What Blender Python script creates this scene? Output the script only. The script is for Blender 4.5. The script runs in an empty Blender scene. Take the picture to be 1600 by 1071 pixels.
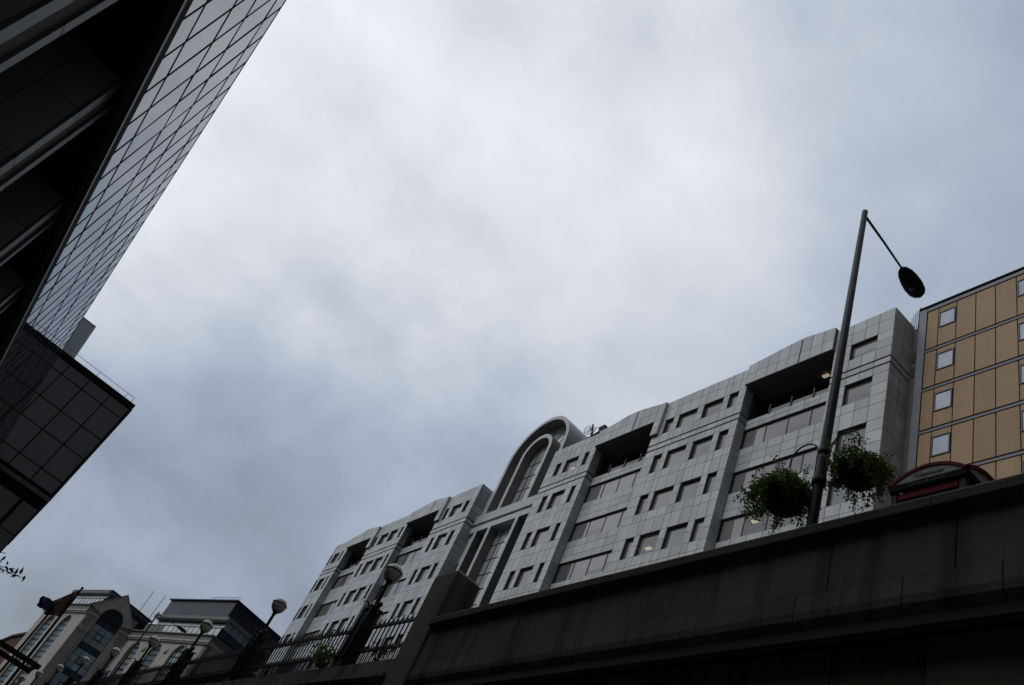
import bpy, bmesh, math, random
from mathutils import Vector, Matrix
random.seed(7)
R = math.radians
SC = bpy.context.scene
COL = SC.collection

# ------------------------------------------------------------------ camera
yaw, pitch, roll = R(20.851), R(40.353), R(28.606)
fw = Vector((math.sin(yaw)*math.cos(pitch), math.cos(yaw)*math.cos(pitch), math.sin(pitch)))
rt = Vector((math.cos(yaw), -math.sin(yaw), 0)); up = rt.cross(fw)
r2 = rt*math.cos(roll)+up*math.sin(roll); u2 = up*math.cos(roll)-rt*math.sin(roll)
cam = bpy.data.cameras.new('camera'); cam.sensor_width = 36; cam.lens = 30.0
cam.clip_start = 0.05; cam.clip_end = 6000
camo = bpy.data.objects.new('camera', cam); COL.objects.link(camo)
camo.matrix_world = Matrix(((r2.x, u2.x, -fw.x, 0), (r2.y, u2.y, -fw.y, 0), (r2.z, u2.z, -fw.z, 1.6), (0, 0, 0, 1)))
SC.camera = camo
SC.render.resolution_x, SC.render.resolution_y = 1024, 685

# ------------------------------------------------------------------ sky and sun
SUN = Vector((-0.76, 0.05, 0.65)).normalized()          # where the cloud glows brightest
GLOW = Vector((-0.32, 0.66, 0.68)).normalized()
W = bpy.data.worlds.new('World'); SC.world = W; W.use_nodes = True
nt = W.node_tree; nt.nodes.clear()
def wn(t, **k):
    n = nt.nodes.new(t)
    for a, b in k.items(): setattr(n, a, b)
    return n
def wl(a, b): nt.links.new(a, b)
def wm(op, a, b=None, c=None, clamp=False):
    n = wn('ShaderNodeMath', operation=op, use_clamp=clamp)
    for i, v in enumerate((a, b, c)):
        if v is None: continue
        if hasattr(v, 'is_linked'): wl(v, n.inputs[i])
        else: n.inputs[i].default_value = v
    return n.outputs[0]
def wmix(f, a, b):
    n = wn('ShaderNodeMix', data_type='RGBA')
    if hasattr(f, 'is_linked'): wl(f, n.inputs[0])
    else: n.inputs[0].default_value = f
    for i, v in ((6, a), (7, b)):
        if hasattr(v, 'is_linked'): wl(v, n.inputs[i])
        else: n.inputs[i].default_value = v
    return n.outputs[2]
def wramp(f, stops):
    n = wn('ShaderNodeValToRGB'); cr = n.color_ramp; cr.interpolation = 'EASE'
    cr.elements[0].position, cr.elements[1].position = stops[0][0], stops[-1][0]
    cr.elements[0].color, cr.elements[1].color = stops[0][1], stops[-1][1]
    for p, c in stops[1:-1]:
        e = cr.elements.new(p); e.color = c
    wl(f, n.inputs[0]); return n.outputs[0]
tc = wn('ShaderNodeTexCoord'); DIR = tc.outputs['Generated']
sky = wn('ShaderNodeTexSky', sky_type='NISHITA', sun_disc=False)
sky.sun_elevation = math.asin(SUN.z); sky.sun_rotation = math.atan2(SUN.x, SUN.y)
sky.air_density = 1.0; sky.dust_density = 2.0
sep = wn('ShaderNodeSeparateXYZ'); wl(DIR, sep.inputs[0])
den = wm('ADD', wm('MAXIMUM', sep.outputs[2], 0.0), 0.55)       # flatten on to a cloud layer
cmb = wn('ShaderNodeCombineXYZ')
wl(wm('DIVIDE', sep.outputs[0], den), cmb.inputs[0]); wl(wm('DIVIDE', sep.outputs[1], den), cmb.inputs[1])
cmb.inputs[2].default_value = 3.4
def wnoise(scale, detail, rough, off):
    mp = wn('ShaderNodeMapping'); mp.inputs['Location'].default_value = off; wl(cmb.outputs[0], mp.inputs[0])
    n = wn('ShaderNodeTexNoise'); n.inputs['Scale'].default_value = scale
    n.inputs['Detail'].default_value = detail; n.inputs['Roughness'].default_value = rough
    n.inputs['Distortion'].default_value = 0.15
    wl(mp.outputs[0], n.inputs['Vector']); return n.outputs['Fac']
n1 = wnoise(1.7, 6, 0.5, (12.1, 8.8, 3.0)); n2 = wnoise(4.6, 9, 0.52, (5.1, 7.7, 9.0))
dp = wn('ShaderNodeVectorMath', operation='DOT_PRODUCT'); wl(DIR, dp.inputs[0]); dp.inputs[1].default_value = GLOW
gp = wm('POWER', wm('MAXIMUM', wm('MULTIPLY_ADD', dp.outputs['Value'], 0.5, 0.5), 0.0), 6.5)
glow = wm('DIVIDE', gp, wm('ADD', gp, 0.42))             # broad bright cloud round the hidden sun, dim behind
mr = wn('ShaderNodeMapRange'); mr.interpolation_type = 'SMOOTHSTEP'; wl(sep.outputs[2], mr.inputs[0])
for i, v in enumerate((0.05, 0.60, 0.50, 1.0)): mr.inputs[i+1].default_value = v      # lower bank of cloud is heavier
tex = wm('ADD', wm('MULTIPLY', wm('SUBTRACT', n1, 0.5), 1.6), wm('MULTIPLY', wm('SUBTRACT', n2, 0.5), 0.85))
bri = wm('MULTIPLY', wm('MULTIPLY', wm('MULTIPLY_ADD', glow, 1.12, 0.055), mr.outputs[0]), wm('MAXIMUM', wm('ADD', tex, 1.0), 0.25))
tint = wramp(bri, [(0.05, (0.93, 0.98, 1.07, 1)), (0.20, (0.91, 0.975, 1.09, 1)), (0.42, (0.82, 0.95, 1.18, 1)), (0.80, (0.96, 0.995, 1.06, 1))])
vm = wn('ShaderNodeVectorMath', operation='SCALE'); wl(tint, vm.inputs[0]); wl(wm('MULTIPLY', bri, 10.0), vm.inputs['Scale'])
thin = wm('MULTIPLY', wm('SUBTRACT', 0.46, n1, clamp=True), 1.6, clamp=True)         # thinner cloud lets some blue through
colr = wmix(wm('MULTIPLY_ADD', thin, 0.55, 0.04), vm.outputs[0], sky.outputs[0])
bg = wn('ShaderNodeBackground'); bg.inputs[1].default_value = 0.1; wl(colr, bg.inputs[0])
wo = wn('ShaderNodeOutputWorld'); wl(bg.outputs[0], wo.inputs[0])

sl = bpy.data.lights.new('sun', 'SUN'); sl.energy = 0.8; sl.angle = R(15); sl.color = (1.0, 0.97, 0.93)
so = bpy.data.objects.new('sun', sl); COL.objects.link(so); so.location = (0, 0, 60)
so.rotation_euler = (-SUN).to_track_quat('-Z', 'Y').to_euler()
vs = SC.view_settings; vs.view_transform = 'Standard'; vs.look = 'None'; vs.exposure = 0.0; vs.gamma = 1.0; vs.use_curve_mapping = False

# ------------------------------------------------------------------ materials
MAT = {}
def mat(name, col, rough=0.7, metal=0.0, var=0.12, nscale=1.2, bump=0.0, bscale=30.0, streak=0.0, island=0.0, ior=1.45, grain=0.0, emit=None, groove=None, trans=0.0, coat=0.0, spec=0.5, leafy=None):
    if name in MAT: return MAT[name]
    m = bpy.data.materials.new(name); m.use_nodes = True; t = m.node_tree; N = t.nodes; L = t.links
    b = N['Principled BSDF']; b.inputs['Roughness'].default_value = rough; b.inputs['Metallic'].default_value = metal
    b.inputs['IOR'].default_value = ior; b.inputs['Specular IOR Level'].default_value = spec
    if coat: b.inputs['Coat Weight'].default_value = coat; b.inputs['Coat Roughness'].default_value = 0.1
    if trans: b.inputs['Transmission Weight'].default_value = trans
    geo = N.new('ShaderNodeNewGeometry')
    def math_(op, a, c=None):
        n = N.new('ShaderNodeMath'); n.operation = op
        for i, v in enumerate((a, c)):
            if v is None: continue
            if hasattr(v, 'is_linked'): L.new(v, n.inputs[i])
            else: n.inputs[i].default_value = v
        return n.outputs[0]
    def noise(sc, det=5, vec=None, ro=0.55):
        n = N.new('ShaderNodeTexNoise'); n.inputs['Scale'].default_value = sc; n.inputs['Detail'].default_value = det
        n.inputs['Roughness'].default_value = ro; L.new(vec or geo.outputs['Position'], n.inputs['Vector']); return n.outputs['Fac']
    f = math_('ADD', 1.0, math_('MULTIPLY', math_('SUBTRACT', noise(nscale), 0.5), var*4))
    if grain: f = math_('MULTIPLY', f, math_('ADD', 1.0, math_('MULTIPLY', math_('SUBTRACT', noise(14.0, 8, ro=0.7), 0.5), grain*3)))
    if streak:
        mp = N.new('ShaderNodeMapping'); mp.inputs['Scale'].default_value = (2.2, 2.2, 0.16); L.new(geo.outputs['Position'], mp.inputs[0])
        s = math_('MULTIPLY', math_('SUBTRACT', noise(1.0, 6, mp.outputs[0]), 0.47), streak*5)
        f = math_('MULTIPLY', f, math_('SUBTRACT', 1.0, math_('MAXIMUM', s, 0.0)))
    if island:
        oi = N.new('ShaderNodeObjectInfo')
        rnd = math_('FRACT', math_('ADD', oi.outputs['Random'], geo.outputs['Random Per Island']))
        f = math_('MULTIPLY', f, math_('ADD', 1.0-island, math_('MULTIPLY', rnd, 2*island)))
    if groove:
        sp = N.new('ShaderNodeSeparateXYZ'); L.new(geo.outputs['Position'], sp.inputs[0])
        fr = math_('FRACT', math_('DIVIDE', sp.outputs[2], groove))
        g = math_('GREATER_THAN', fr, 0.10)
        f = math_('MULTIPLY', f, math_('ADD', 0.72, math_('MULTIPLY', g, 0.28)))
    v = N.new('ShaderNodeVectorMath'); v.operation = 'SCALE'; v.inputs[0].default_value = col[:3]; L.new(f, v.inputs['Scale'])
    L.new(v.outputs[0], b.inputs['Base Color'])
    if bump:
        bp = N.new('ShaderNodeBump'); bp.inputs['Strength'].default_value = bump; bp.inputs['Distance'].default_value = 0.02
        L.new(noise(bscale, 8), bp.inputs['Height']); L.new(bp.outputs[0], b.inputs['Normal'])
    if emit: b.inputs['Emission Color'].default_value = (*emit[0], 1); b.inputs['Emission Strength'].default_value = emit[1]
    if leafy:
        tl = N.new('ShaderNodeBsdfTranslucent'); tl.inputs[0].default_value = (*leafy, 1); ms = N.new('ShaderNodeMixShader'); ms.inputs[0].default_value = 0.45
        L.new(b.outputs[0], ms.inputs[1]); L.new(tl.outputs[0], ms.inputs[2]); L.new(ms.outputs[0], N['Material Output'].inputs[0])
    MAT[name] = m; return m
def glassmat(name, tintc, keep, ior=1.5, haze=0.0, hcol=(.3, .29, .29)):
    """clear tinted pane: sees through, mirrors at a slant"""
    if name in MAT: return MAT[name]
    m = bpy.data.materials.new(name); m.use_nodes = True; t = m.node_tree; N = t.nodes; L = t.links; N.clear()
    tr = N.new('ShaderNodeBsdfTransparent'); tr.inputs[0].default_value = (*[c*keep for c in tintc], 1)
    gl = N.new('ShaderNodeBsdfGlossy'); gl.inputs['Roughness'].default_value = 0.02; gl.inputs[0].default_value = (0.9, 0.93, 0.95, 1)
    fr = N.new('ShaderNodeFresnel'); fr.inputs[0].default_value = ior
    mx = N.new('ShaderNodeMixShader'); o = N.new('ShaderNodeOutputMaterial')
    df = N.new('ShaderNodeBsdfDiffuse'); df.inputs[0].default_value = (*hcol, 1); m0 = N.new('ShaderNodeMixShader'); m0.inputs[0].default_value = haze
    L.new(tr.outputs[0], m0.inputs[1]); L.new(df.outputs[0], m0.inputs[2])
    ge = N.new('ShaderNodeNewGeometry'); sb = N.new('ShaderNodeMath'); sb.operation = 'SUBTRACT'; sb.use_clamp = True
    L.new(fr.outputs[0], sb.inputs[0]); L.new(ge.outputs['Backfacing'], sb.inputs[1])      # the far side of the sheet only lets light through
    L.new(sb.outputs[0], mx.inputs[0]); L.new(m0.outputs[0], mx.inputs[1]); L.new(gl.outputs[0], mx.inputs[2]); L.new(mx.outputs[0], o.inputs[0])
    MAT[name] = m; return m

granite = mat('pale_granite', (0.425, 0.45, 0.46), 0.38, var=0.12, nscale=0.30, streak=0.16, island=0.14, grain=0.06)
shade_granite = mat('shade_painted_granite', (0.20, 0.195, 0.185), 0.5, var=0.12, nscale=0.6, streak=0.15, grain=0.06)  # granite darkened in its colour to paint the shade inside the arch
granite_core = mat('granite_joint', (0.12, 0.12, 0.125), 0.9, var=0.1)
granite_dark = mat('dark_granite', (0.27, 0.27, 0.275), 0.5, var=0.12, nscale=0.8, island=0.10, grain=0.1)
strip_granite = mat('grey_granite_edge', (0.10, 0.103, 0.106), 0.5, var=0.10, island=0.06)
wallstone = mat('sooty_stone', (0.18, 0.155, 0.117), 0.95, var=0.26, nscale=0.9, streak=0.55, island=0.13, grain=0.12, bump=0.35, bscale=22)
copingstone = mat('dark_coping', (0.10, 0.088, 0.069), 0.95, var=0.25, nscale=1.2, streak=0.3, island=0.12, grain=0.12, bump=0.35, bscale=22)  # coping tone darker than the wall face below
wallmortar = mat('sooty_mortar', (0.09, 0.078, 0.06), 0.95, var=0.1)
win_glass = mat('blind_backed_glass', (0.165, 0.163, 0.165), 0.04, var=0.2, nscale=0.35, island=0.24, ior=1.9)
tint_glass = mat('tinted_glass', (0.10, 0.098, 0.098), 0.04, var=0.16, nscale=0.5, island=0.2, ior=1.85)
arch_glass = mat('sky_painted_glass', (0.36, 0.37, 0.39), 0.04, var=0.16, nscale=0.5, island=0.16, ior=1.85)  # bluish white sky reflection put into the pale base colour
dark_glass = mat('dark_glass', (0.022, 0.026, 0.03), 0.06, var=0.1, ior=1.55)
curtain = mat('mirror_grey_glass', (0.030, 0.034, 0.040), 0.025, var=0.05, ior=2.4)
curtain.node_tree.nodes['Principled BSDF'].inputs['Specular Tint'].default_value = (0.86, 0.93, 1.0, 1)
clear_glass = glassmat('clear_pane', (0.72, 0.72, 0.70), 0.75)
half_blind = glassmat('half_drawn_blind_pane', (1, 1, .95), 0.9, haze=0.45)
frame_dark = mat('dark_bronze_frame', (0.028, 0.026, 0.026), 0.45, 0.3, var=0.08)
frame_grey = mat('grey_frame', (0.16, 0.165, 0.175), 0.4, 0.4, var=0.06)
black_metal = mat('black_paint', (0.014, 0.015, 0.016), 0.5, 0.0, var=0.15, nscale=6, spec=0.35)
matte_black = mat('matte_black', (0.012, 0.012, 0.013), 0.9, var=0.1, spec=0.15)
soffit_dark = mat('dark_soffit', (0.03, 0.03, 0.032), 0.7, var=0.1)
panel_dark = mat('charcoal_panel', (0.16, 0.16, 0.162), 0.5, var=0.06, island=0.05, streak=0.06)
tan = mat('tan_cladding', (0.32, 0.208, 0.104), 0.6, var=0.10, island=0.09, streak=0.08, groove=0.21)
tan_core = mat('brown_joint', (0.07, 0.05, 0.035), 0.9)
grey_trim = mat('grey_trim', (0.15, 0.165, 0.19), 0.5, 0.1, var=0.08)
lead = mat('weathered_lead', (0.16, 0.17, 0.165), 0.6, var=0.15, streak=0.15)
cream = mat('cream_stone', (0.40, 0.383, 0.35), 0.75, var=0.10, streak=0.22, grain=0.06)
greystone = mat('grey_stone', (0.26, 0.245, 0.24), 0.75, var=0.12, island=0.06)
navy = mat('navy_sheet', (0.022, 0.027, 0.050), 0.4, var=0.15, nscale=0.8)
far_glass = mat('pale_green_glass', (0.27, 0.38, 0.44), 0.1, var=0.10, island=0.22, ior=1.5)
far_glass_dark = mat('navy_glass', (0.03, 0.04, 0.06), 0.1, var=0.10, island=0.15)
far_glass_roof = mat('attic_glass', (0.60, 0.67, 0.70), 0.12, var=0.10, island=0.12)
red_paint = mat('red_paint', (0.25, 0.014, 0.022), 0.6, var=0.12, nscale=5, spec=0.15)
sign_grey = mat('sign_grey', (0.46, 0.47, 0.45), 0.5, var=0.06)
sign_dark = mat('sign_dark_green', (0.008, 0.014, 0.013), 0.7, var=0.06, spec=0.1)
ink_dark = mat('ink_green', (0.02, 0.05, 0.045), 0.6)
ink_pale = mat('ink_pale', (0.10, 0.12, 0.11), 0.6)
opal = mat('opal_glass', (0.45, 0.41, 0.34), 0.22, var=0.12, nscale=6, coat=0.3)
opal_green = mat('ribbed_green_glass', (0.62, 0.66, 0.54), 0.25, var=0.12, nscale=6, coat=0.3)  # green bowl glass, base lightened to stand in for light passing through
leafm = mat('leaf_green', (0.085, 0.135, 0.035), 0.55, var=0.2, nscale=9, island=0.35, leafy=(0.16, 0.22, 0.04))
leafd = mat('leaf_dark', (0.028, 0.045, 0.018), 0.55, var=0.2, nscale=9, island=0.35)
flower = mat('white_flower', (0.55, 0.50, 0.48), 0.6, island=0.15)
bark = mat('bark', (0.045, 0.035, 0.028), 0.9, var=0.2, nscale=8)
bowl = mat('coir_liner', (0.028, 0.021, 0.015), 0.95, var=0.2, nscale=12, bump=0.5, bscale=60)
asphalt = mat('asphalt', (0.05, 0.05, 0.052), 0.9, var=0.15, nscale=0.7, grain=0.15)
paving = mat('paving', (0.13, 0.127, 0.12), 0.85, var=0.12, nscale=0.6)
whitepaint = mat('road_paint', (0.7, 0.7, 0.68), 0.7, var=0.1)
brick_red = mat('red_brick', (0.085, 0.032, 0.026), 0.85, var=0.15)
flag_brown = mat('brown_cloth', (0.13, 0.075, 0.045), 0.9, var=0.12)
flag_navy = mat('navy_cloth', (0.018, 0.024, 0.07), 0.9, var=0.12)
blue_sign = mat('blue_sign', (0.06, 0.13, 0.26), 0.5, var=0.1)
rib_metal = mat('ribbed_metal', (0.27, 0.31, 0.35), 0.45, 0.0, var=0.06)
lampglow = mat('ceiling_lamp', (0.9, 0.8, 0.6), 0.5, emit=((1.0, 0.80, 0.50), 0.3))
roomlamp = mat('office_lamp', (0.9, 0.8, 0.6), 0.5, emit=((1.0, 0.82, 0.55), 1.4))
roomdark = mat('dark_room', (0.05, 0.048, 0.045), 0.9)
rail_metal = mat('steel_rail', (0.16, 0.17, 0.18), 0.4, 0.6, var=0.06)

# ------------------------------------------------------------------ mesh helpers
class MB:
    def __init__(s): s.v = []; s.f = []; s.sm = []
    def add(s, vs, fs, smooth=False):
        o = len(s.v); s.v += [tuple(p) for p in vs]; s.f += [tuple(i+o for i in f) for f in fs]; s.sm += [smooth]*len(fs); return s
    def box(s, x0, x1, y0, y1, z0, z1):
        return s.add([(x, y, z) for x in (x0, x1) for y in (y0, y1) for z in (z0, z1)],
                     [(0, 1, 3, 2), (4, 6, 7, 5), (0, 4, 5, 1), (2, 3, 7, 6), (0, 2, 6, 4), (1, 5, 7, 3)])
    def prism_x(s, poly, x0, x1):           # poly in (y,z)
        n = len(poly)
        return s.add([(x0, y, z) for y, z in poly]+[(x1, y, z) for y, z in poly],
                     [tuple(range(n)), tuple(range(2*n-1, n-1, -1))]+[(i, i+n, (i+1) % n+n, (i+1) % n) for i in range(n)])
    def prism_y(s, poly, y0, y1):           # poly in (x,z)
        n = len(poly)
        return s.add([(x, y0, z) for x, z in poly]+[(x, y1, z) for x, z in poly],
                     [tuple(range(n)), tuple(range(2*n-1, n-1, -1))]+[(i, i+n, (i+1) % n+n, (i+1) % n) for i in range(n)])
    def prism_z(s, poly, z0, z1):
        n = len(poly)
        return s.add([(x, y, z0) for x, y in poly]+[(x, y, z1) for x, y in poly],
                     [tuple(range(n)), tuple(range(2*n-1, n-1, -1))]+[(i, i+n, (i+1) % n+n, (i+1) % n) for i in range(n)])
    def strip_x(s, a, b, x0, x1, closed=False):   # solid between two (y,z) polylines
        n = len(a); vs = []
        for x in (x0, x1):
            vs += [(x, y, z) for y, z in a]+[(x, y, z) for y, z in b]
        fs = []; m = n if closed else n-1
        for i in range(m):
            j = (i+1) % n
            fs += [(i, j, n+j, n+i), (2*n+i, 3*n+i, 3*n+j, 2*n+j), (i, 2*n+i, 2*n+j, j), (n+i, n+j, 3*n+j, 3*n+i)]
        if not closed: fs += [(0, n, 3*n, 2*n), (n-1, 3*n-1, 4*n-1, 2*n-1)]
        return s.add(vs, fs)
    def tube(s, pts, r, n=8, cap=True):
        pts = [Vector(p) for p in pts]; rs = r if isinstance(r, (list, tuple)) else [r]*len(pts)
        vs = []; fs = []; u = None
        for i, p in enumerate(pts):
            t = (pts[min(i+1, len(pts)-1)]-pts[max(i-1, 0)]).normalized()
            if u is None:
                u = t.orthogonal().normalized()
            else:
                u = (u-t*u.dot(t)).normalized()
            w = t.cross(u)
            vs += [p+(u*math.cos(2*math.pi*k/n)+w*math.sin(2*math.pi*k/n))*rs[i] for k in range(n)]
        for i in range(len(pts)-1):
            fs += [(i*n+k, i*n+(k+1) % n, (i+1)*n+(k+1) % n, (i+1)*n+k) for k in range(n)]
        if cap: fs += [tuple(range(n-1, -1, -1)), tuple(range((len(pts)-1)*n, len(pts)*n))]
        return s.add(vs, fs, True)
    def lathe(s, prof, c=(0, 0, 0), n=20):      # prof: (r,z)
        vs = []; fs = []
        for r, z in prof: vs += [(c[0]+r*math.cos(2*math.pi*k/n), c[1]+r*math.sin(2*math.pi*k/n), c[2]+z) for k in range(n)]
        for i in range(len(prof)-1):
            fs += [(i*n+k, i*n+(k+1) % n, (i+1)*n+(k+1) % n, (i+1)*n+k) for k in range(n)]
        return s.add(vs, fs, True)
    def mesh(s, name, m, off=(0, 0, 0)):
        me = bpy.data.meshes.new(name)
        me.from_pydata([(a-off[0], b-off[1], c-off[2]) for a, b, c in s.v], [], s.f)
        me.polygons.foreach_set('use_smooth', s.sm)
        bm = bmesh.new(); bm.from_mesh(me); bmesh.ops.recalc_face_normals(bm, faces=bm.faces); bm.to_mesh(me); bm.free()
        me.materials.append(m); return me
    def build(s, name, m, parent=None, local=False):
        off = (0, 0, 0)
        if parent is not None and not local: off = WLOC[parent.name]
        o = bpy.data.objects.new(name, s.mesh(name, m, off)); COL.objects.link(o)
        if parent is not None: o.parent = parent
        WLOC[o.name] = off if parent is not None else (0, 0, 0)
        return o
WLOC = {}
def tag(o, label=None, cat=None, group=None, kind=None):
    for k, v in (('label', label), ('category', cat), ('group', group), ('kind', kind)):
        if v: o[k] = v
    return o
def thing(name, loc, label, cat, group=None, rz=0):
    o = bpy.data.objects.new(name, None); COL.objects.link(o); o.location = loc; o.rotation_euler.z = rz
    o.empty_display_size = 0.3
    WLOC[o.name] = tuple(loc); return tag(o, label, cat, group)
UNIT = {}
def piece(name, m, parent, x0, x1, y0, y1, z0, z1, local=False):
    """an alike piece: shares one small chamfered block per material"""
    key = m.name
    if key not in UNIT: UNIT[key] = MB().box(-.5, .5, -.5, .5, -.5, .5).mesh('block_'+key, m)
    o = bpy.data.objects.new(name, UNIT[key]); COL.objects.link(o); o.parent = parent
    off = (0, 0, 0) if local else WLOC[parent.name]
    o.location = ((x0+x1)/2-off[0], (y0+y1)/2-off[1], (z0+z1)/2-off[2]); o.scale = (x1-x0, y1-y0, z1-z0)
    WLOC[o.name] = off; return o
def copy_tree(o, parent=None):
    c = o.copy(); COL.objects.link(c); c.parent = parent
    for ch in o.children: copy_tree(ch, c)
    return c
def structure(name, mb, m): return tag(mb.build(name, m), kind='structure')

# ------------------------------------------------------------------ ground: lower street, upper street
structure('ground', MB().add([(-1500, -900, -0.02), (1500, -900, -0.02), (1500, 3000, -0.02), (-1500, 3000, -0.02)], [(0, 1, 2, 3)]), paving)
structure('lower_road', MB().box(-1.2, 6.4, -60, 140, -0.2, 0.004), asphalt)
structure('lower_pavement', MB().box(-5.9, -1.2, -60, 140, -0.2, 0.125), paving)
structure('kerb', MB().box(-1.2, -1.05, -60, 140, -0.2, 0.13), greystone)
for k in range(12): structure('lane_marking', MB().box(2.55, 2.67, -30+8*k, -26+8*k, 0.004, 0.009), whitepaint)
SL = 0.035
def upz(y): return 7.5+SL*max(0.0, y-16)
ug = MB()
for y0, y1 in ((-60, 16), (16, 300)):
    o_ = len(ug.v); z0, z1 = upz(y0), upz(y1)
    ug.add([(7.95, y0, z0), (60, y0, z0), (60, y1, z1), (7.95, y1, z1), (7.95, y0, z0-.4), (60, y0, z0-.4), (60, y1, z1-.4), (7.95, y1, z1-.4)],
           [(0, 1, 2, 3), (7, 6, 5, 4), (0, 4, 5, 1), (1, 5, 6, 2), (2, 6, 7, 3), (3, 7, 4, 0)])
structure('upper_pavement', ug, paving)
ur = MB(); ur.add([(11.9, -60, 7.504), (24, -60, 7.504), (24, 16, 7.504), (11.9, 16, 7.504), (24, 300, upz(300)+.004), (11.9, 300, upz(300)+.004)], [(0, 1, 2, 3), (3, 2, 4, 5)])
structure('upper_road', ur, asphalt)

# ------------------------------------------------------------------ pale granite office block (right side of the upper street)
SX = 28.0
SB = thing('office_building', (36, 57, 7.0), 'long pale granite office block with a tall central arch and recessed window bays', 'building')
PAN = []          # (key, box)
core = MB()
G = 0.016         # half joint
def panel_x(x, y0, y1, z0, z1, th=0.045): PAN.append((y0+0.3*(43-z1), (x, x+th, y0+G, y1-G, z0+G, z1-G)))
def panel_y(y, x0, x1, z0, z1, th=0.045): PAN.append((y+0.3*(43-z1)+1.0, (x0+G, x1-G, y, y+th, z0+G, z1-G)))
HEADS = [38.02, 34.52, 31.02, 27.52, 24.02]
def zrows(top):
    z = [top, 42.45, 41.42, 40.75, 40.08, 39.24]
    rows = [(z[i+1], z[i]) for i in range(5)]
    rows += [(38.72, 39.12)]
    zz = [38.60, 38.02, 37.22, 36.40, 35.70]
    for h in HEADS[1:]: zz += [h, h-.8, h-1.62, h-2.32]
    zz += [20.6]
    rows += [(zz[i+1], zz[i]) for i in range(len(zz)-1)]
    return rows
WROWS = [(40.08, 41.42)]+[(h-1.62, h) for h in HEADS]
def in_open(y, z, wins): return any(a < y < b for a, b in wins) and any(a < z < b for a, b in WROWS)
LIT = {(1, 0): 0}
def make_window(par, x, y0, y1, z0, z1, lit=None, mulls=()):
    w = MB(); t = 0.05
    w.box(x-.03, x+.03, y0, y0+t, z0, z1).box(x-.03, x+.03, y1-t, y1, z0, z1).box(x-.03, x+.03, y0+t, y1-t, z0, z0+t).box(x-.03, x+.03, y0+t, y1-t, z1-t, z1)
    for m in mulls: w.box(x-.03, x+.03, m-.035, m+.035, z0+t, z1-t)
    o = w.build('window', frame_dark, par)
    ed = [y0+t]+[m for m in mulls]+[y1-t]
    ed = sorted(ed)
    for k, (a, b) in enumerate(zip(ed, ed[1:])):
        see = bool(lit) and a < lit[1] < b
        zm = z0+t+(z1-z0)*random.uniform(.25, .6)
        if not see and b-a > 1.0 and random.random() < .38:
            pb = piece('pane', tint_glass, o, x-.006, x+.006, a, b, z0+t, zm); pb.rotation_euler = (0, 0, random.uniform(-.006, .006))
        else: zm = z0+t
        pl = piece('pane', half_blind if see else win_glass, o, x-.006, x+.006, a, b, zm, z1-t)
        pl.rotation_euler = (0, 0, random.uniform(-.006, .006))
    if lit: MB().box(lit[0]-.13, lit[0]+.13, lit[1]-.25, lit[1]+.25, lit[2]-.015, lit[2]+.015).build('ceiling_lamp', roomlamp, o)
    return o
def front_bay(y0, y1, wins, ybr, top=43.2, lit=(), step=None):
    rows = zrows(top); ybr = sorted(set([y0, y1]+ybr))
    for z0, z1 in rows:
        zc = (z0+z1)/2
        for a, b in zip(ybr, ybr[1:]):
            if in_open((a+b)/2, zc, wins): continue
            panel_x(SX, a, b, z0, z1)
            core.box(SX+.05, SX+.52, max(a, y0+.055), min(b, y1-.055), z0-.06 if abs(z0-39.24) < .01 or abs(z0-38.72) < .01 else z0, z1+.06 if abs(z1-39.12) < .01 or abs(z1-38.60) < .01 else z1)
    for i, (za, zb) in enumerate(WROWS):
        for j, (a, b) in enumerate(wins): make_window(SB, SX+.22, a, b, za, zb, dict(lit).get((i, j)))
def side_reveal(y, x0, x1, top, xb=None):
    for z0, z1 in zrows(top): panel_y(y, x0, x1, z0, z1)
    core.box(x0+.05, x1+.3, y+.05, y+.5, 20.6, top)
XR = 28.72
RHEAD = [38.22, 34.70, 31.20, 27.70, 24.20]
def recess(y0, y1, lit=()):
    """set-back bay: strip windows below, loggia on top, granite header standing proud"""
    wl_ = y1-y0
    br = [y0+wl_*k/6 for k in range(7)]
    zz = [39.0, 38.22]
    for h in RHEAD[1:]: zz += [h+2.3-.15, h+1.05, h]
    segs = [(38.62, 39.02), (38.22, 38.62)]
    for h in RHEAD: segs += [(h-2.25, h-1.64), (h-2.95, h-2.25), (h-3.5, h-2.95)]
    for z0, z1 in segs:
        for a, b in zip(br, br[1:]): panel_x(XR, a, b, z0, z1)
        core.box(XR+.05, XR+.5, y0, y1, z0, z1)
    mulls = [y1-1.65, y1-3.30, y1-4.95]
    for i, h in enumerate(RHEAD): make_window(SB, XR+.16, y0+.02, y1-.02, h-1.64, h, dict(lit).get(i), mulls)
    # loggia: back glazing, floor, soffit
    lg = MB().box(30.6, 30.66, y0, y1, 38.6, 41.6).build('loggia_glazing', dark_glass, SB)
    for k in range(1, 4): piece('mullion', frame_dark, lg, 30.52, 30.60, y0+wl_*k/4-.04, y0+wl_*k/4+.04, 39.0, 41.5)
    core.box(XR+.5, 30.7, y0, y1, 38.3, 38.9)
    core.box(SX+.56, 30.8, y1+.6, y1+.8, 38.3, 42.1)
    core.box(SX+.56, 30.8, y0-.8, y0-.6, 38.3, 42.1)
    for k in range(3):                                      # glass balustrade sheets and posts on the loggia edge
        a = y1-1.75-1.62*k; piece('balustrade_pane', frame_grey, SB, XR+.02, XR+.05, a-1.50, a-.06, 39.03, 39.34)
        piece('balustrade_post', frame_dark, SB, XR-.05, XR+.01, a-.05, a+.05, 38.96, 39.75)
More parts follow.
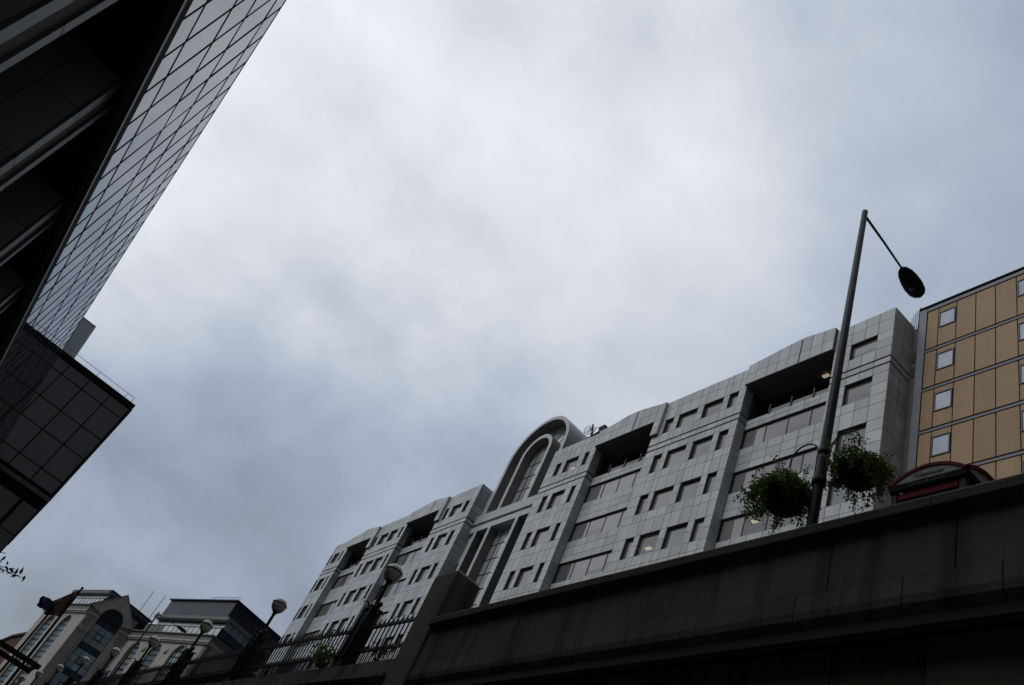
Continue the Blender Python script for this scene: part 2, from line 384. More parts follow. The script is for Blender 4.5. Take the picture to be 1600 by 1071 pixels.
# bays, measured along the street
front_bay(21.15, 25.0, [(22.14, 23.87)], [22.14, 23.0, 23.87], 43.3)
recess(25.0, 31.62, {2: (29.3, 29.6, 30.98)})
MB().box(29.2, 29.45, 26.3, 26.75, 41.30, 41.33).build('ceiling_lamp', lampglow, SB)
cw = [(32.22, 32.99), (33.5, 35.22), (35.78, 37.52), (38.01, 38.8)]
front_bay(31.62, 39.8, cw, [32.22, 32.99, 33.5, 34.36, 35.22, 35.78, 36.65, 37.52, 38.01, 38.8], 43.3, lit={(3, 2): (28.65, 37.2, 30.4)})
recess(39.8, 46.3)
dw = [(46.96, 47.5), (48.22, 49.8), (50.35, 51.0)]
front_bay(46.3, 52.1, dw, [46.96, 47.5, 48.22, 49.0, 49.8, 50.35, 51.0], 43.2, lit={(0, 1): (28.65, 49.45, 40.95)})
ew = [(63.46, 64.15), (64.7, 66.3), (66.9, 67.48)]
front_bay(62.5, 68.45, ew, [63.46, 64.15, 64.7, 65.5, 66.3, 66.9, 67.48], 43.0)
recess(68.45, 74.8)
fwn = [(75.3, 75.78), (76.45, 77.95), (78.4, 80.0), (80.75, 81.3)]
front_bay(74.8, 82.0, fwn, [75.3, 75.78, 76.45, 77.2, 77.95, 78.4, 79.2, 80.0, 80.75, 81.3], 42.95)
recess(82.0, 87.9)
front_bay(87.9, 92.0, [(88.58, 89.02), (89.56, 90.9), (91.4, 91.85)], [88.58, 89.02, 89.56, 90.2, 90.9, 91.4, 91.85], 42.85)
for y, x1, t in ((31.62, XR, 43.2), (46.3, XR, 43.2), (62.5, 29.2, 43.0), (74.8, XR, 42.9), (87.9, XR, 42.8)):
    side_reveal(y, SX+.05, x1, t)
for z0, z1 in zrows(43.3):                                  # end wall facing down the street
    panel_y(21.15, SX+.05, 28.95, z0, z1); panel_y(21.15, 28.95, 29.85, z0, z1)
core.box(SX+.06, 29.85, 21.2, 21.7, 20.6, 43.3)
core.box(29.75, 30.2, 20.82, 21.2, 20.6, 43.0)
# loggia headers with their low gables
def header(y0, y1, tops, jamb, joint):
    """tops: (y,z) from far end to near end"""
    def zt(y):
        t = sorted(tops)
        for (a, za), (b, zb) in zip(t, t[1:]):
            if a <= y <= b: return za+(zb-za)*(y-a)/(b-a)
        return t[0][1] if y < t[0][0] else t[-1][1]
    ys = sorted(set([y0, y1]+[y0+(y1-y0)*k/8 for k in range(9)]+[joint-.04, joint+.04]))
    xf = 27.76
    for a, b in zip(ys, ys[1:]):
        if abs((a+b)/2-joint) < .05: continue
        for lo, hi in ((41.47, 42.40), (42.40, 99)):
            p = [(a+G, lo+G), (b-G, lo+G), (b-G, min(hi-G, zt(b))), (a+G, min(hi-G, zt(a)))]
            MB().prism_x(p, xf, xf+.05).build('stone_panel', granite, SB)
    poly = [(y0, 41.47)]+[(y1, 41.47)]+[(y, zt(y)-.02) for y in reversed(ys)]
    core.prism_x(poly, xf+.052, 29.6)
    if jamb:
        for z0, z1 in ((40.08, 40.75), (40.75, 41.47)):
            PAN.append((y0-.7, (xf, xf+.05, y0-.68+G, y0-G, z0+G, z1-G)))
        for z0, z1 in ((41.47, 42.40), (42.40, zt(y0)-.03)):
            PAN.append((y0-.7, (xf, xf+.05, y0-.68+G, y0-G, z0+G, z1-G)))
        for z0, z1 in ((40.08, 41.47), (41.47, 42.40), (42.40, zt(y0)-.03)):
            PAN.append((y0-.7, (xf+.06, SX-.004, y0-.68, y0-.64, z0+G, z1-G)))
        core.box(xf+.052, SX-.003, y0-.64, y0, 40.08, zt(y0)-.03)
header(25.0, 31.62, [(31.62, 43.27), (30.06, 43.45), (28.9, 43.62), (27.3, 43.76), (25.0, 43.43)], False, 27.45)
header(39.8, 46.3, [(46.3, 43.05), (44.6, 43.22), (43.3, 43.55), (41.9, 43.55), (39.2, 43.12)], True, 42.1)
header(68.45, 74.8, [(74.8, 42.75), (73.2, 42.95), (71.8, 43.10), (70.3, 43.20), (67.5, 42.82)], True, 70.4)
header(82.0, 87.9, [(87.9, 42.60), (86.2, 42.85), (85.0, 43.05), (83.9, 43.12), (81.2, 42.72)], True, 84.0)
# central arch
YC, ZC, XC = 57.3, 45.66, 28.9
def arch_pts(r, zb, n=24):
    return [(YC-r, zb)]+[(YC-r*math.cos(math.pi*k/n), ZC+r*math.sin(math.pi*k/n)) for k in range(n+1)]+[(YC+r, zb)]
MB().strip_x(arch_pts(4.27, 39.8), arch_pts(3.90, 39.8), XC, 30.05).build('arch_rim', granite, SB)
MB().strip_x(arch_pts(3.897, 39.8), arch_pts(3.86, 39.8), XC+.03, 30.05).build('arch_shade_strip', shade_granite, SB)  # thin added strip carrying the painted shade under the rim
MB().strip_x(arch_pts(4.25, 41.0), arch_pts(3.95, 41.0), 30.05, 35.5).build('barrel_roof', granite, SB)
ia_ = MB().strip_x(arch_pts(2.15, 39.8), arch_pts(1.76, 39.8), XC+.06, 30.05).build('inner_arch', shade_granite, SB)  # reveals take the painted shade, fronts keep the pale granite
MB().strip_x(arch_pts(2.16, 39.8), arch_pts(1.75, 39.8), XC, XC+.058).build('face_stone', granite, ia_)
ag = MB().strip_x(arch_pts(3.87, 39.8), arch_pts(2.16, 39.8), 29.96, 30.0).build('arch_glazing', arch_glass, SB)
for k in range(1, 8):
    a = math.pi*k/8
    MB().tube([(29.95, YC-2.16*math.cos(a), ZC+2.16*math.sin(a)), (29.95, YC-3.87*math.cos(a), ZC+3.87*math.sin(a))], .03, 5).build('glazing_bar', frame_dark, ag)
MB().tube([(29.95, YC-3.05*math.cos(math.pi*k/20), ZC+3.05*math.sin(math.pi*k/20)) for k in range(21)], .035, 5).build('glazing_bar', frame_dark, ag)
pts = arch_pts(1.75, 39.8)
def shaft(name, poly_top):
    m = MB().prism_x(poly_top, 29.75, 29.79).build(name, arch_glass, SB); return m
ig = shaft('inner_glazing', pts)
for s in (-.87, .87): piece('glazing_bar', frame_dark, ig, 29.70, 29.748, YC+s-.03, YC+s+.03, 39.8, ZC+1.45)
for z in (40.75, 42.25, 43.75, 45.2): piece('glazing_bar', frame_dark, ig, 29.705, 29.748, YC-1.75, YC+1.75, z-.025, z+.025)
bd_ = MB().box(XC, 30.05, 52.1, 62.5, 38.85, 39.8).box(XC+.16, 30.05, 52.1, 62.5, 38.48, 38.85).box(XC, 30.05, 52.1, 62.5, 37.9, 38.48).build('arch_band', granite, SB)
for s0, s1, nm in ((3.87, 4.27, 'pilaster'), (1.75, 2.16, 'pilaster')):
    for sg in (-1, 1):
        a, b = sorted((YC+sg*s0, YC+sg*s1)); pl_ = MB().box(XC+.06, 30.05, a+.01, b-.01, 20.6, 37.9).build(nm, shade_granite, SB); MB().box(XC, XC+.058, a, b, 20.6, 37.9).build('face_stone', granite, pl_)
sg_ = MB().box(29.80, 29.84, YC-1.75, YC+1.75, 20.6, 37.9).build('shaft_glazing', frame_dark, SB)
for k in range(12):
    zt_, zb_ = (37.88, 36.42) if k == 0 else (36.38-1.5*(k-1), 36.42-1.5*k)
    for a, b in ((-1.74, -.9), (-.84, .84), (.9, 1.74)):
        if zb_ > 20: piece('pane', arch_glass, sg_, 29.75, 29.79, YC+a, YC+b, zb_, zt_).rotation_euler = (0, random.gauss(0, .003), random.gauss(0, .003))
for s in (-.87, .87): piece('glazing_bar', frame_dark, sg_, 29.70, 29.748, YC+s-.03, YC+s+.03, 20.6, 37.9)
for k in range(11): piece('glazing_bar', frame_dark, sg_, 29.705, 29.748, YC-1.75, YC+1.75, 36.4-1.5*k-.025, 36.4-1.5*k+.025)
for a, b in ((YC-3.87, YC-2.16), (YC+2.16, YC+3.87)): MB().box(29.96, 30.0, a, b, 20.6, 37.9).build('shaft_glazing', dark_glass, SB)
for a, b in ((52.1, YC-4.27), (YC+4.27, 62.5)):
    for k in range(9): piece('stone_panel', granite, SB, 29.15, 29.2, a+G, b-G, 43.0-.9*k-.9+G, 43.0-.9*k-G)
    core.box(29.2, 29.6, a, b, 20.6, 43.0)
core.box(SX+.1, 29.2, 51.6, 52.05, 20.6, 43.1)
cr = core.build('wall_core', granite_core, SB)
# shell behind the facade
MB().box(28.55, 46, 21.7, 51.6, 42.2, 42.6).box(30.1, 46, 51.6, 63.0, 42.2, 42.6).box(28.55, 46, 63.0, 92.0, 42.2, 42.6).build('roof', lead, SB)
MB().box(28.6, 33, 91.6, 91.93, 20.6, 42.2).build('end_wall', granite, SB)
MB().box(33, 46, 21.7, 92.0, 7.0, 42.2).build('rear_mass', roomdark, SB)
MB().box(28.3, 33, 21.3, 92.9, 7.0, 20.6).build('lower_storeys', granite, SB)
MB().box(30.3, 31.8, 63.6, 66.5, 42.6, 44.3).build('roof_hut', granite, SB)
# panels: the 300 that show largest are pieces, the rest one mesh
PAN.sort(key=lambda p: p[0])
for k, b in PAN[:210]: piece('stone_panel', granite, SB, *b)
rest = MB()
for k, b in PAN[210:]: rest.box(*b)
tag(rest.build('stone_panels', granite, SB), 'pale granite panels of the far bays', kind='stuff')
# rooftop aerials beside the arch
ae = thing('roof_aerial', (30.6, 51.6, 42.6), 'dark lattice of aerials and hoops on the roof beside the granite arch', 'aerial')
a_ = MB()
for y in (50.7, 51.4, 52.3): a_.tube([(30.6, y, 42.6), (30.6, y, 47.0)], .06, 5)
a_.build('mast', black_metal, ae)
b_ = MB()
for k in range(7):
    c = Vector((30.6+random.uniform(-.2, .2), 50.8+.42*k, 47.2+.14*k+random.uniform(0, .5)))
    b_.tube([c+Vector((0, .42*math.cos(t*.52), .40*math.sin(t*.52))) for t in range(13)], .022, 5, False)
tag(b_.build('hoops', black_metal, ae), kind='stuff')
MB().tube([(30.6, 52.0, 46.8), (30.6, 52.6, 48.7)], .10, 6).build('boom', black_metal, ae)
MB().tube([(30.6, 50.3, 47.3), (30.6, 52.5, 46.9)], .16, 6).build('crossbar', black_metal, ae)
MB().box(30.4, 30.8, 50.4, 51.1, 47.4, 47.7).build('cabinet', black_metal, ae)

# ------------------------------------------------------------------ tan clad building at the right edge
BX = 29.8
TB = thing('clad_building', (36, 10, 7.0), 'tan panel clad building with grey floor bands and small square windows', 'building')
MB().box(BX+.06, 44, -14, 20.35, 7.0, 44.3).build('wall_core', tan_core, TB)
pm = MB().box(BX-.06, BX+.5, 20.36, 20.80, 7.0, 44.47); pm.build('edge_pilaster', grey_trim, TB)
MB().box(BX-.05, BX+.5, -14, 20.35, 44.16, 44.44).build('roof_fascia', grey_trim, TB)
MB().box(BX-.12, BX+.6, -14, 20.82, 44.48, 44.60).build('roof_edge', matte_black, TB)
bands = [44.12]+[40.84-3.10*k for k in range(8)]
for i in range(len(bands)-1):
    zt_, zb_ = bands[i]-(.0 if i == 0 else .27), bands[i+1]
    if i < 7:
        MB().box(BX-.03, BX+.055, -14, 20.35, zb_-.24, zb_-.07).build('floor_band', mat('slate_band', (0.13, 0.143, 0.165), 0.5, var=0.1), TB)
        MB().box(BX-.05, BX+.055, -14, 20.35, zb_-.065, zb_-.0).build('drip_strip', matte_black, TB)
    for base in (19.65, 15.28, 10.91, 6.54, 2.17, -2.2, -6.57):
        if base < 10 and i > 3: continue
        ys = [base+.70, base, base-1.06, base-2.16, base-3.24, base-4.37] if base > 19 else [base, base-1.06, base-2.16, base-3.24, base-4.37]
        for a, b in zip(ys[1:], ys):
            if abs(b-base) < .01:      # window bay
                wt = zt_-.45 if i == 0 else zt_-.42; wb = wt-1.32
                piece('cladding_panel', tan, TB, BX, BX+.05, a+.03, b-.03, wt, zt_-.02)
                piece('cladding_panel', tan, TB, BX, BX+.05, a+.03, b-.03, zb_+.03, wb)
                w = MB().box(BX-.05, BX+.06, a+.05, a+.11, wb, wt).box(BX-.05, BX+.06, b-.11, b-.05, wb, wt).box(BX-.05, BX+.06, a+.11, b-.11, wb, wb+.06).box(BX-.05, BX+.06, a+.11, b-.11, wt-.06, wt).build('window', mat('slate_frame', (0.06, 0.07, 0.085), 0.5, var=0.06), TB)
                pn = piece('pane', mat('blue_grey_glass', (0.42, 0.47, 0.55), 0.05, var=0.2, nscale=1.5, island=0.2, ior=1.7), w, BX-.004, BX+.02, a+.11, b-.11, wb+.06, wt-.06)
            else: piece('cladding_panel', tan, TB, BX, BX+.05, a+.03, b-.03, zb_+.03, zt_-.02)
MB().box(BX-.3, BX-.06, 20.42, 20.66, 37.2, 40.0).build('vent_box', frame_dark, TB) if False else None
for z in (40.1, 38.9): piece('vent', frame_dark, TB, BX-.10, BX-.04, 20.86, 21.02, z, z+.75)
# mesh dish on its roof corner
ds = thing('mesh_screen', (30.0, 21.0, 43.0), 'grey mesh screen standing in the gap between granite and tan buildings', 'screen')
MB().tube([(30.0, 20.98, 43.0), (30.0, 20.98, 45.1)], .05, 6).build('post', black_metal, ds)
d_ = MB()
for k in range(10): d_.tube([(30.0, 21.0, 43.3+.18*k), (30.0, 21.05+.5*math.sin(.3+.26*k), 43.3+.18*k)], .014, 4)
for k in range(5): d_.tube([(30.0, 21.05+.11*k, 43.2), (30.0, 21.05+.11*k, 45.0-.05*k*k)], .014, 4)
tag(d_.build('mesh', rail_metal, ds), kind='stuff')

# ------------------------------------------------------------------ glass fronted building on the left
GX = -4.9; GY0, GY1 = 5.45, 71.9
GB = thing('glass_building', (-14, 38, 0), 'dark stone building whose upper front is a mirrored grey glass curtain wall', 'building')
zs = [16.45, 17.48, 19.53, 21.10, 23.16, 24.20]
ncol = int((GY1-GY0)/1.497)
for i in range(ncol):
    a = GY0+1.497*i
    for z0, z1 in zip(zs, zs[1:]):
        p = piece('pane', curtain, GB, GX-.03, GX, a+.02, a+1.477, z0+.02, z1-.02)
        p.rotation_euler = (0, random.gauss(0, .0025), random.gauss(0, .0025))
for i in range(ncol+1): piece('mullion', matte_black, GB, GX-.05, GX+.014, GY0+1.497*i-.03, GY0+1.497*i+.03, 16.45, 24.2)
for z in zs[1:]: piece('transom', matte_black, GB, GX-.05, GX+.011, GY0, GY1, z-.032, z+.032)
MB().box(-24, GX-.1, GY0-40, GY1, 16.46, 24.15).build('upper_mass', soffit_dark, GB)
MB().box(GX-.2, GX+.06, GY0-40, GY1, 15.98, 16.44).build('fascia', matte_black, GB)
MB().box(GX-.14, GX+.10, GY0-40, GY1, 15.84, 15.97).build('drip_rail', strip_granite, GB)
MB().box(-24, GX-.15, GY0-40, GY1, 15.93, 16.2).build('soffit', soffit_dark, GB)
MB().box(-24, -7.6, GY0-40, GY1, 0, 15.93).build('set_back_wall', dark_glass, GB)
MB().box(-24, GX-.1, GY0-40, GY0, 16.46, 24.2).build('near_mass', granite_dark, GB) if False else None
for i in range(27): # curtain wall carries on behind the camera
    a = GY0-1.497*(i+1)
    for z0, z1 in zip(zs, zs[1:]):
        if i % 1 == 0 and i < 4: piece('pane', curtain, GB, GX-.03, GX, a+.02, a+1.477, z0+.02, z1-.02)
PY = [1.0, 6.83, 12.62, 18.28, 24.35, 30.2, 36.0, 41.8, 47.6, 53.4, 59.2, 65.0]
for y in PY:
    pr_ = MB().box(-7.6, -5.33, y+.03, y+1.36, 0, 15.93).build('pier', wallmortar, GB)
    zz = [0.2, 2.5, 4.5, 6.5, 8.5, 10.45, 12.4, 14.4, 15.92]
    for z0, z1 in zip(zz, zz[1:]):
        piece('stone_panel', strip_granite, pr_, -5.33, -5.25, y, y+.42, z0+.012, z1-.012)
        piece('stone_panel', strip_granite, pr_, -5.33, -5.25, y+1.08, y+1.38, z0+.012, z1-.012)
        piece('stone_panel', granite_dark, pr_, -6.32, -5.35, y-.02, y+.03, z0+.012, z1-.012)
        piece('stone_panel', granite_dark, pr_, -7.45, -6.34, y-.02, y+.03, z0+.012, z1-.012)

# ------------------------------------------------------------------ charcoal panelled building closing the left side
DB = thing('panelled_building', (-6, 78, 0), 'charcoal building of large square panels with a thin rail along its roof', 'building')
DX = 0.38
MB().box(-16, DX-.02, 72.06, 90, 0, 32.4).build('wall_core', matte_black, DB)
dz = [32.35, 31.28, 28.86, 26.85, 24.42, 23.25]; dx = [-15.1, -13.2, -11.3, -9.4, -7.45, -5.5, -3.57, -1.63, 0.30]
for z1, z0 in zip(dz, dz[1:]):
    for a, b in zip(dx, dx[1:]): piece('wall_panel', panel_dark, DB, a+.05, b-.05, 72.0, 72.06, z0+.05, z1-.05)
MB().box(-16, DX+.06, 71.92, 90.2, 32.42, 32.92).build('roof_edge', matte_black, DB)
MB().box(-15.9, DX-.1, 72.4, 90, 32.921, 32.96).build('roof_bounce_sheet', mat('bounce_pale', (0.5, 0.5, 0.48), 0.9, var=0.1), DB)  # unseen pale sheet added to bounce light up under the ribbed canopy
MB().box(DX-.02, DX+.12, 71.9, 90, 22.9, 32.40).build('corner_trim', frame_dark, DB)
for k in range(12): piece('ledge', strip_granite, DB, DX-1.02*k-1.0, DX-1.02*k-.02, 71.70, 72.05, 22.60, 22.92)
dz2 = [21.8, 19.42, 17.0, 14.6, 12.2, 9.8, 7.4, 5.0, 2.6, .2]
for z1, z0 in zip(dz2, dz2[1:]):
    for a, b in ((-5.0, -3.1), (-3.05, -1.2), (-1.0, .30)): piece('wall_panel', panel_dark, DB, a+.04, b-.04, 72.0, 72.06, z0+.04, z1-.04)
rl = MB()
rl.tube([(-14, 72.1, 33.45), (-.03, 72.1, 33.43)], .022, 5).build('rail', rail_metal, DB)
for x in (-12, -9.2, -6.3, -3.47, -.68, -.03): MB().tube([(x, 72.1, 32.9), (x, 72.1, 33.45)], .02, 5).build('rail_post', rail_metal, DB)
LC = thing('roof_canopy', (-7.2, 80, 33), 'grey ribbed metal canopy rising behind the glass front and the rail', 'canopy')
k_ = 1.6
MB().box(-9.0, -6.57, 75.6, 84.5, 38.0, 38.1).build('deck', rib_metal, LC)
for k in range(12): piece('rib', rib_metal, LC, -8.95+.2*k, -8.86+.2*k, 75.65, 84.4, 37.92, 38.0)
for x in (-8.6, -8.0):
    for y in (82.5, 83.9): piece('post', black_metal, LC, x-.08, x+.08, y-.08, y+.08, 32.95, 37.95)

# ------------------------------------------------------------------ retaining wall of the upper street
WX = 7.5
RW = thing('retaining_wall', (7.7, 6, 0), 'tall sooty stone retaining wall with a moulded coping along the upper street', 'wall')
MB().box(WX+.06, WX+.42, -24, 15.8, 7.1, 8.5).box(WX+.36, WX+.8, -24, 15.8, 0, 7.09).build('wall_core', wallmortar, RW)
def run(y0, y1, step, jit=.0, seed=1):
    rr = random.Random(seed); y = y0; out = []
    while y < y1-.05:
        e = min(y1, y+step*(1+rr.uniform(-jit, jit)))
        if y1-e < step*.3: e = y1
        out.append((y, e)); y = e
    return out
def prof_piece(name, prof, y0, y1, m, par):           # prof in (x,z)
    return MB().prism_y(prof, y0, y1).build(name, m, par)
for a, b in run(-16, 15.8, 1.9, .15, 1):
    dx_ = random.uniform(-.006, .006)
    prof_piece('coping_stone', [(WX-.13+dx_, 8.53), (WX-.13+dx_, 8.66), (WX-.09, 8.71), (WX+.50, 8.71), (WX+.50, 8.50), (WX-.03, 8.50)], a+.006, b-.006, copingstone, RW)
for a, b in run(-16, 15.8, 1.45, .25, 2): piece('stone_block', wallstone, RW, WX+random.uniform(-.006, .006), WX+.2, a+.008, b-.008, 7.70, 8.495)
for a, b in run(-16, 15.8, 1.35, .25, 3):
    prof_piece('string_stone', [(WX-.012, 7.69), (WX-.02, 7.44), (WX-.005, 7.34), (WX+.05, 7.25), (WX+.14, 7.18), (WX+.20, 7.10), (WX+.34, 7.10), (WX+.34, 7.69)], a+.007, b-.007, wallstone, RW)
zc = [7.11, 6.45, 5.75, 5.05, 4.35, 3.65, 2.95, 2.25, 1.5, .75, .0]
for i, (z1, z0) in enumerate(zip(zc, zc[1:])):
    for a, b in run(-8, 15.8, 1.3, .2, 10+i): piece('stone_block', wallstone, RW, WX+.30+random.uniform(-.012, .012), WX+.5, a+.01, b-.01, z0+.01, z1-.01)
# end pier of the wall
PE = thing('stone_pier', (7.8, 16.3, 0), 'plain dark stone pier ending the retaining wall beside the railings', 'pier')
MB().prism_z([(WX-.02, 15.84), (8.16, 15.84), (8.16, 16.75), (WX-.02, 16.75)], 0, 9.93).build('shaft', wallstone, PE)
cp = MB(); cp.add([(WX-.02, 15.84, 9.932), (8.16, 15.84, 9.932), (8.16, 16.75, 9.932), (WX-.02, 16.75, 9.932), (WX+.06, 15.94, 10.03), (8.08, 15.94, 10.03), (8.08, 16.65, 10.03), (WX+.06, 16.65, 10.03)],
       [(0, 1, 5, 4), (1, 2, 6, 5), (2, 3, 7, 6), (3, 0, 4, 7), (4, 5, 6, 7), (3, 2, 1, 0)]); cp.build('cap', wallstone, PE)

# ------------------------------------------------------------------ sloping plinth wall and iron railings
def fz(y): return SL*(y-16.8)
PW = thing('plinth_wall', (7.7, 48, 0), 'low sooty plinth wall climbing under the iron railings', 'wall')
pwm = MB()
y0, y1 = 16.78, 82
pwm.add([(WX+.06, y0, 0), (WX+.45, y0, 0), (WX+.45, y1, 0), (WX+.06, y1, 0), (WX+.06, y0, 7.5), (WX+.45, y0, 7.5), (WX+.45, y1, 7.5+fz(y1)), (WX+.06, y1, 7.5+fz(y1))],
        [(0, 3, 2, 1), (4, 5, 6, 7), (0, 1, 5, 4), (1, 2, 6, 5), (2, 3, 7, 6), (3, 0, 4, 7)]).build('wall_core', wallmortar, PW)
def sloped(mb, x0, x1, ya, yb, z0, z1):
    return mb.add([(x0, ya, z0+fz(ya)), (x1, ya, z0+fz(ya)), (x1, yb, z0+fz(yb)), (x0, yb, z0+fz(yb)), (x0, ya, z1+fz(ya)), (x1, ya, z1+fz(ya)), (x1, yb, z1+fz(yb)), (x0, yb, z1+fz(yb))],
                  [(0, 3, 2, 1), (4, 5, 6, 7), (0, 1, 5, 4), (1, 2, 6, 5), (2, 3, 7, 6), (3, 0, 4, 7)])
for i, (a, b) in enumerate(run(16.8, 82, 1.5, .1, 31)):
    sloped(MB(), WX+.0, WX+.5, a+.006, b-.006, 7.58, 7.93).build('stone_block', wallstone, PW)
    sloped(MB(), WX-.10, WX+.5, a+.006, b-.006, 7.49, 7.575).build('ledge_stone', strip_granite if False else wallstone, PW)
for j, (zlo, zhi) in enumerate(((6.8, 7.48), (6.1, 6.79), (5.4, 6.09))):
    for i, (a, b) in enumerate(run(16.8, 82, 1.7, .15, 40+j)):
        sloped(MB(), WX+.03, WX+.4, a+.008, b-.008, zlo, zhi-.01).build('stone_block', wallstone, PW)
PIER_Y = [19.98, 27.65, 34.98, 42.3, 49.4, 56.4, 63.7, 70.9, 78.1]
FX = 7.78
ORD = ['nearest', 'second', 'third', 'fourth', 'fifth', 'sixth', 'seventh', 'eighth', 'ninth']
def railing(i, ya, yb):
    f = thing('iron_railing', (FX, (ya+yb)/2, 7.93+fz((ya+yb)/2)), '%s run of black spear topped iron railing counting from the stone pier' % ORD[i], 'railing', 'iron railings on the plinth wall')
    for z in (8.0, 8.47, 9.12): sloped(MB(), FX-.03, FX+.03, ya, yb, z-.035, z+.035).build('rail', black_metal, f)
    n = int((yb-ya)/.21); shared = {}
    fine = i < 2
    def bar(kind, m, y, z0):
        if kind not in shared: shared[kind] = m().mesh('bar_'+kind, black_metal)
        o = bpy.data.objects.new('bar', shared[kind]); COL.objects.link(o); o.parent = f
        o.location = (0, y-(ya+yb)/2, z0+fz(y)-7.93-fz((ya+yb)/2))
    ns = 4
    def tall(): return MB().lathe([(0, 0), (.018, 0), (.018, 1.10), (.034, 1.16), (.024, 1.22), (0, 1.36)], n=ns+1)
    def short(): return MB().lathe([(0, 0), (.012, 0), (.012, .44), (.022, .50), (0, .60)], n=ns)
    big = MB()
    if i < 3:
        for k in range(n):
            y = ya+.12+(yb-ya-.24)*k/(n-1); bar('tall', tall, y, 8.0)
            if k < n-1: bar('short', short, y+.5*(yb-ya-.24)/(n-1), 8.0)
    else:
        src_t, src_s = tall(), short()
        for k in range(n):
            y = ya+.12+(yb-ya-.24)*k/(n-1)
            big.add([(a+FX, b+y, c+8.0+fz(y)) for a, b, c in src_t.v], src_t.f)
            y += .5*(yb-ya-.24)/(n-1)
            big.add([(a+FX, b+y, c+8.0+fz(y)) for a, b, c in src_s.v], src_s.f)
        tag(big.build('bars', black_metal, f), kind='stuff')
    return f
edges = [16.8]+PIER_Y
for i, (a, b) in enumerate(zip(edges, edges[1:])): railing(i, a+(.0 if i == 0 else .26), b-.26)
def lamp_standard(i, y):
    zb = 7.93+fz(y)
    where = ['on the railing pier in front of the granite block', 'seen against grey sky', 'in front of the far glazed attic', 'over the far arched windows', 'over the far cream pilaster', 'over the far bay window', 'lowest down the far bay window', 'eighth along the railings', 'farthest along the railings'][i]
    t = thing('globe_lamp', (FX, y, zb), 'opal globe lamp on iron standard %s' % where, 'street lamp', 'globe lamps along the railings')
    MB().box(-.17, .17, -.22, .22, 0, .22).box(-.13, .13, -.16, .16, .22, 1.70).box(-.17, .17, -.2, .2, 1.70, 1.78).build('pedestal', black_metal, t, True)
    for sx in (-1, 1):
        for sy in (-1, 1): MB().lathe([(0, .22), (.035, .22), (.03, 1.7), (0, 1.72)], (sx*.15, sy*.19, 0), 6).build('corner_bar', black_metal, t, True)
    MB().lathe([(.12, 1.78), (.07, 1.86), (.055, 2.0), (.05, 2.45), (.06, 2.54), (.09, 2.62), (.12, 2.66)], n=12).build('stem', black_metal, t, True)
    g = MB().lathe([(0.012, 3.10)]+[(.245*math.sin(math.pi*k/20), 2.855+.245*math.cos(math.pi*k/20)) for k in range(1, 10)], n=20).build('globe_top', opal, t, True)
    MB().lathe([(.246*math.sin(math.pi*k/20), 2.852+.245*math.cos(math.pi*k/20)) for k in range(9, 18)], n=20).build('globe_bowl', opal_green, t, True)
    MB().lathe([(.24, 2.91), (.258, 2.91), (.258, 2.875), (.24, 2.875)], n=20).build('ring', black_metal, t, True)
    for k in range(4):
        a = math.pi*k/2+.5
        MB().tube([(.25*math.sin(math.pi*q/20)*math.cos(a), .25*math.sin(math.pi*q/20)*math.sin(a), 2.85+.25*math.cos(math.pi*q/20)) for q in range(9, 18)], .010, 4).build('rib', black_metal, t, True)
    o = MB()
    for s in (-1, 1):      # scrolls and leaf ornaments on the pedestal shoulders
        o.tube([(0, s*(.16+.26*k/10), 1.72+.16*math.sin(k*.55)) for k in range(11)], [.03-.0015*k for k in range(11)], 5)
        o.lathe([(0, 0), (.06, .03), (.07, .08), (.03, .13), (0, .15)], (0, s*.26, 1.80), 8)
        o.tube([(s*.14, 0, 1.75), (s*.24, .02, 1.86), (s*.33, .05, 1.80)], [.03, .025, .012], 5)
    o.build('scroll', black_metal, t, True)
for i, y in enumerate(PIER_Y): lamp_standard(i, y)

# ------------------------------------------------------------------ tall street lamps with arms
def street_lamp(loc, h, label, rz=0):
    t = thing('street_lamp', loc, label, 'street lamp', 'tall lamps of the upper street', rz)
    MB().lathe([(0, 0), (.115, 0), (.115, 1.2), (.095, 1.28), (.082, 1.36), (.075, h*.5), (.058, h-.03), (.03, h), (0, h)], n=16).build('post', black_metal, t, True)
    MB().tube([(.03, 0, h-.16), (.8, .09, h-.10), (1.70, .2, h-.06)], [.030, .026, .022], 8).build('arm', black_metal, t, True)
    hd = MB(); n = 14
    secs = [(1.60, .04, .05), (1.66, .11, .09), (1.78, .165, .13), (1.95, .20, .15), (2.15, .215, .15), (2.33, .19, .13), (2.43, .13, .09), (2.48, .04, .04)]
    vs = []; fs = []
    for x, w, hh in secs:
        for k in range(n):
            a = 2*math.pi*k/n; vs.append((x, .12*x+w*math.cos(a), h-.06+hh*(math.sin(a) if math.sin(a) > 0 else .55*math.sin(a))))
    for i in range(len(secs)-1): fs += [(i*n+k, i*n+(k+1) % n, (i+1)*n+(k+1) % n, (i+1)*n+k) for k in range(n)]
    fs += [tuple(range(n-1, -1, -1)), tuple(range((len(secs)-1)*n, len(secs)*n))]
    hd.add(vs, fs, True); hd.build('lamp_head', black_metal, t, True)
    MB().lathe([(0, 0), (.10, 0), (.08, -.03), (0, -.045)], (2.12, .255, h-.12), 10).build('lens', dark_glass, t, True)
    return t
L1 = street_lamp((8.3, 7.27, 7.5), 10.2, 'tall slim black street lamp post carrying two flower baskets')
MB().lathe([(.088, 2.80), (.11, 2.82), (.11, 2.94), (.088, 2.96)], n=14).build('collar', black_metal, L1, True)
MB().lathe([(.086, 3.42), (.10, 3.44), (.10, 3.52), (.086, 3.54)], n=14).build('collar', black_metal, L1, True)
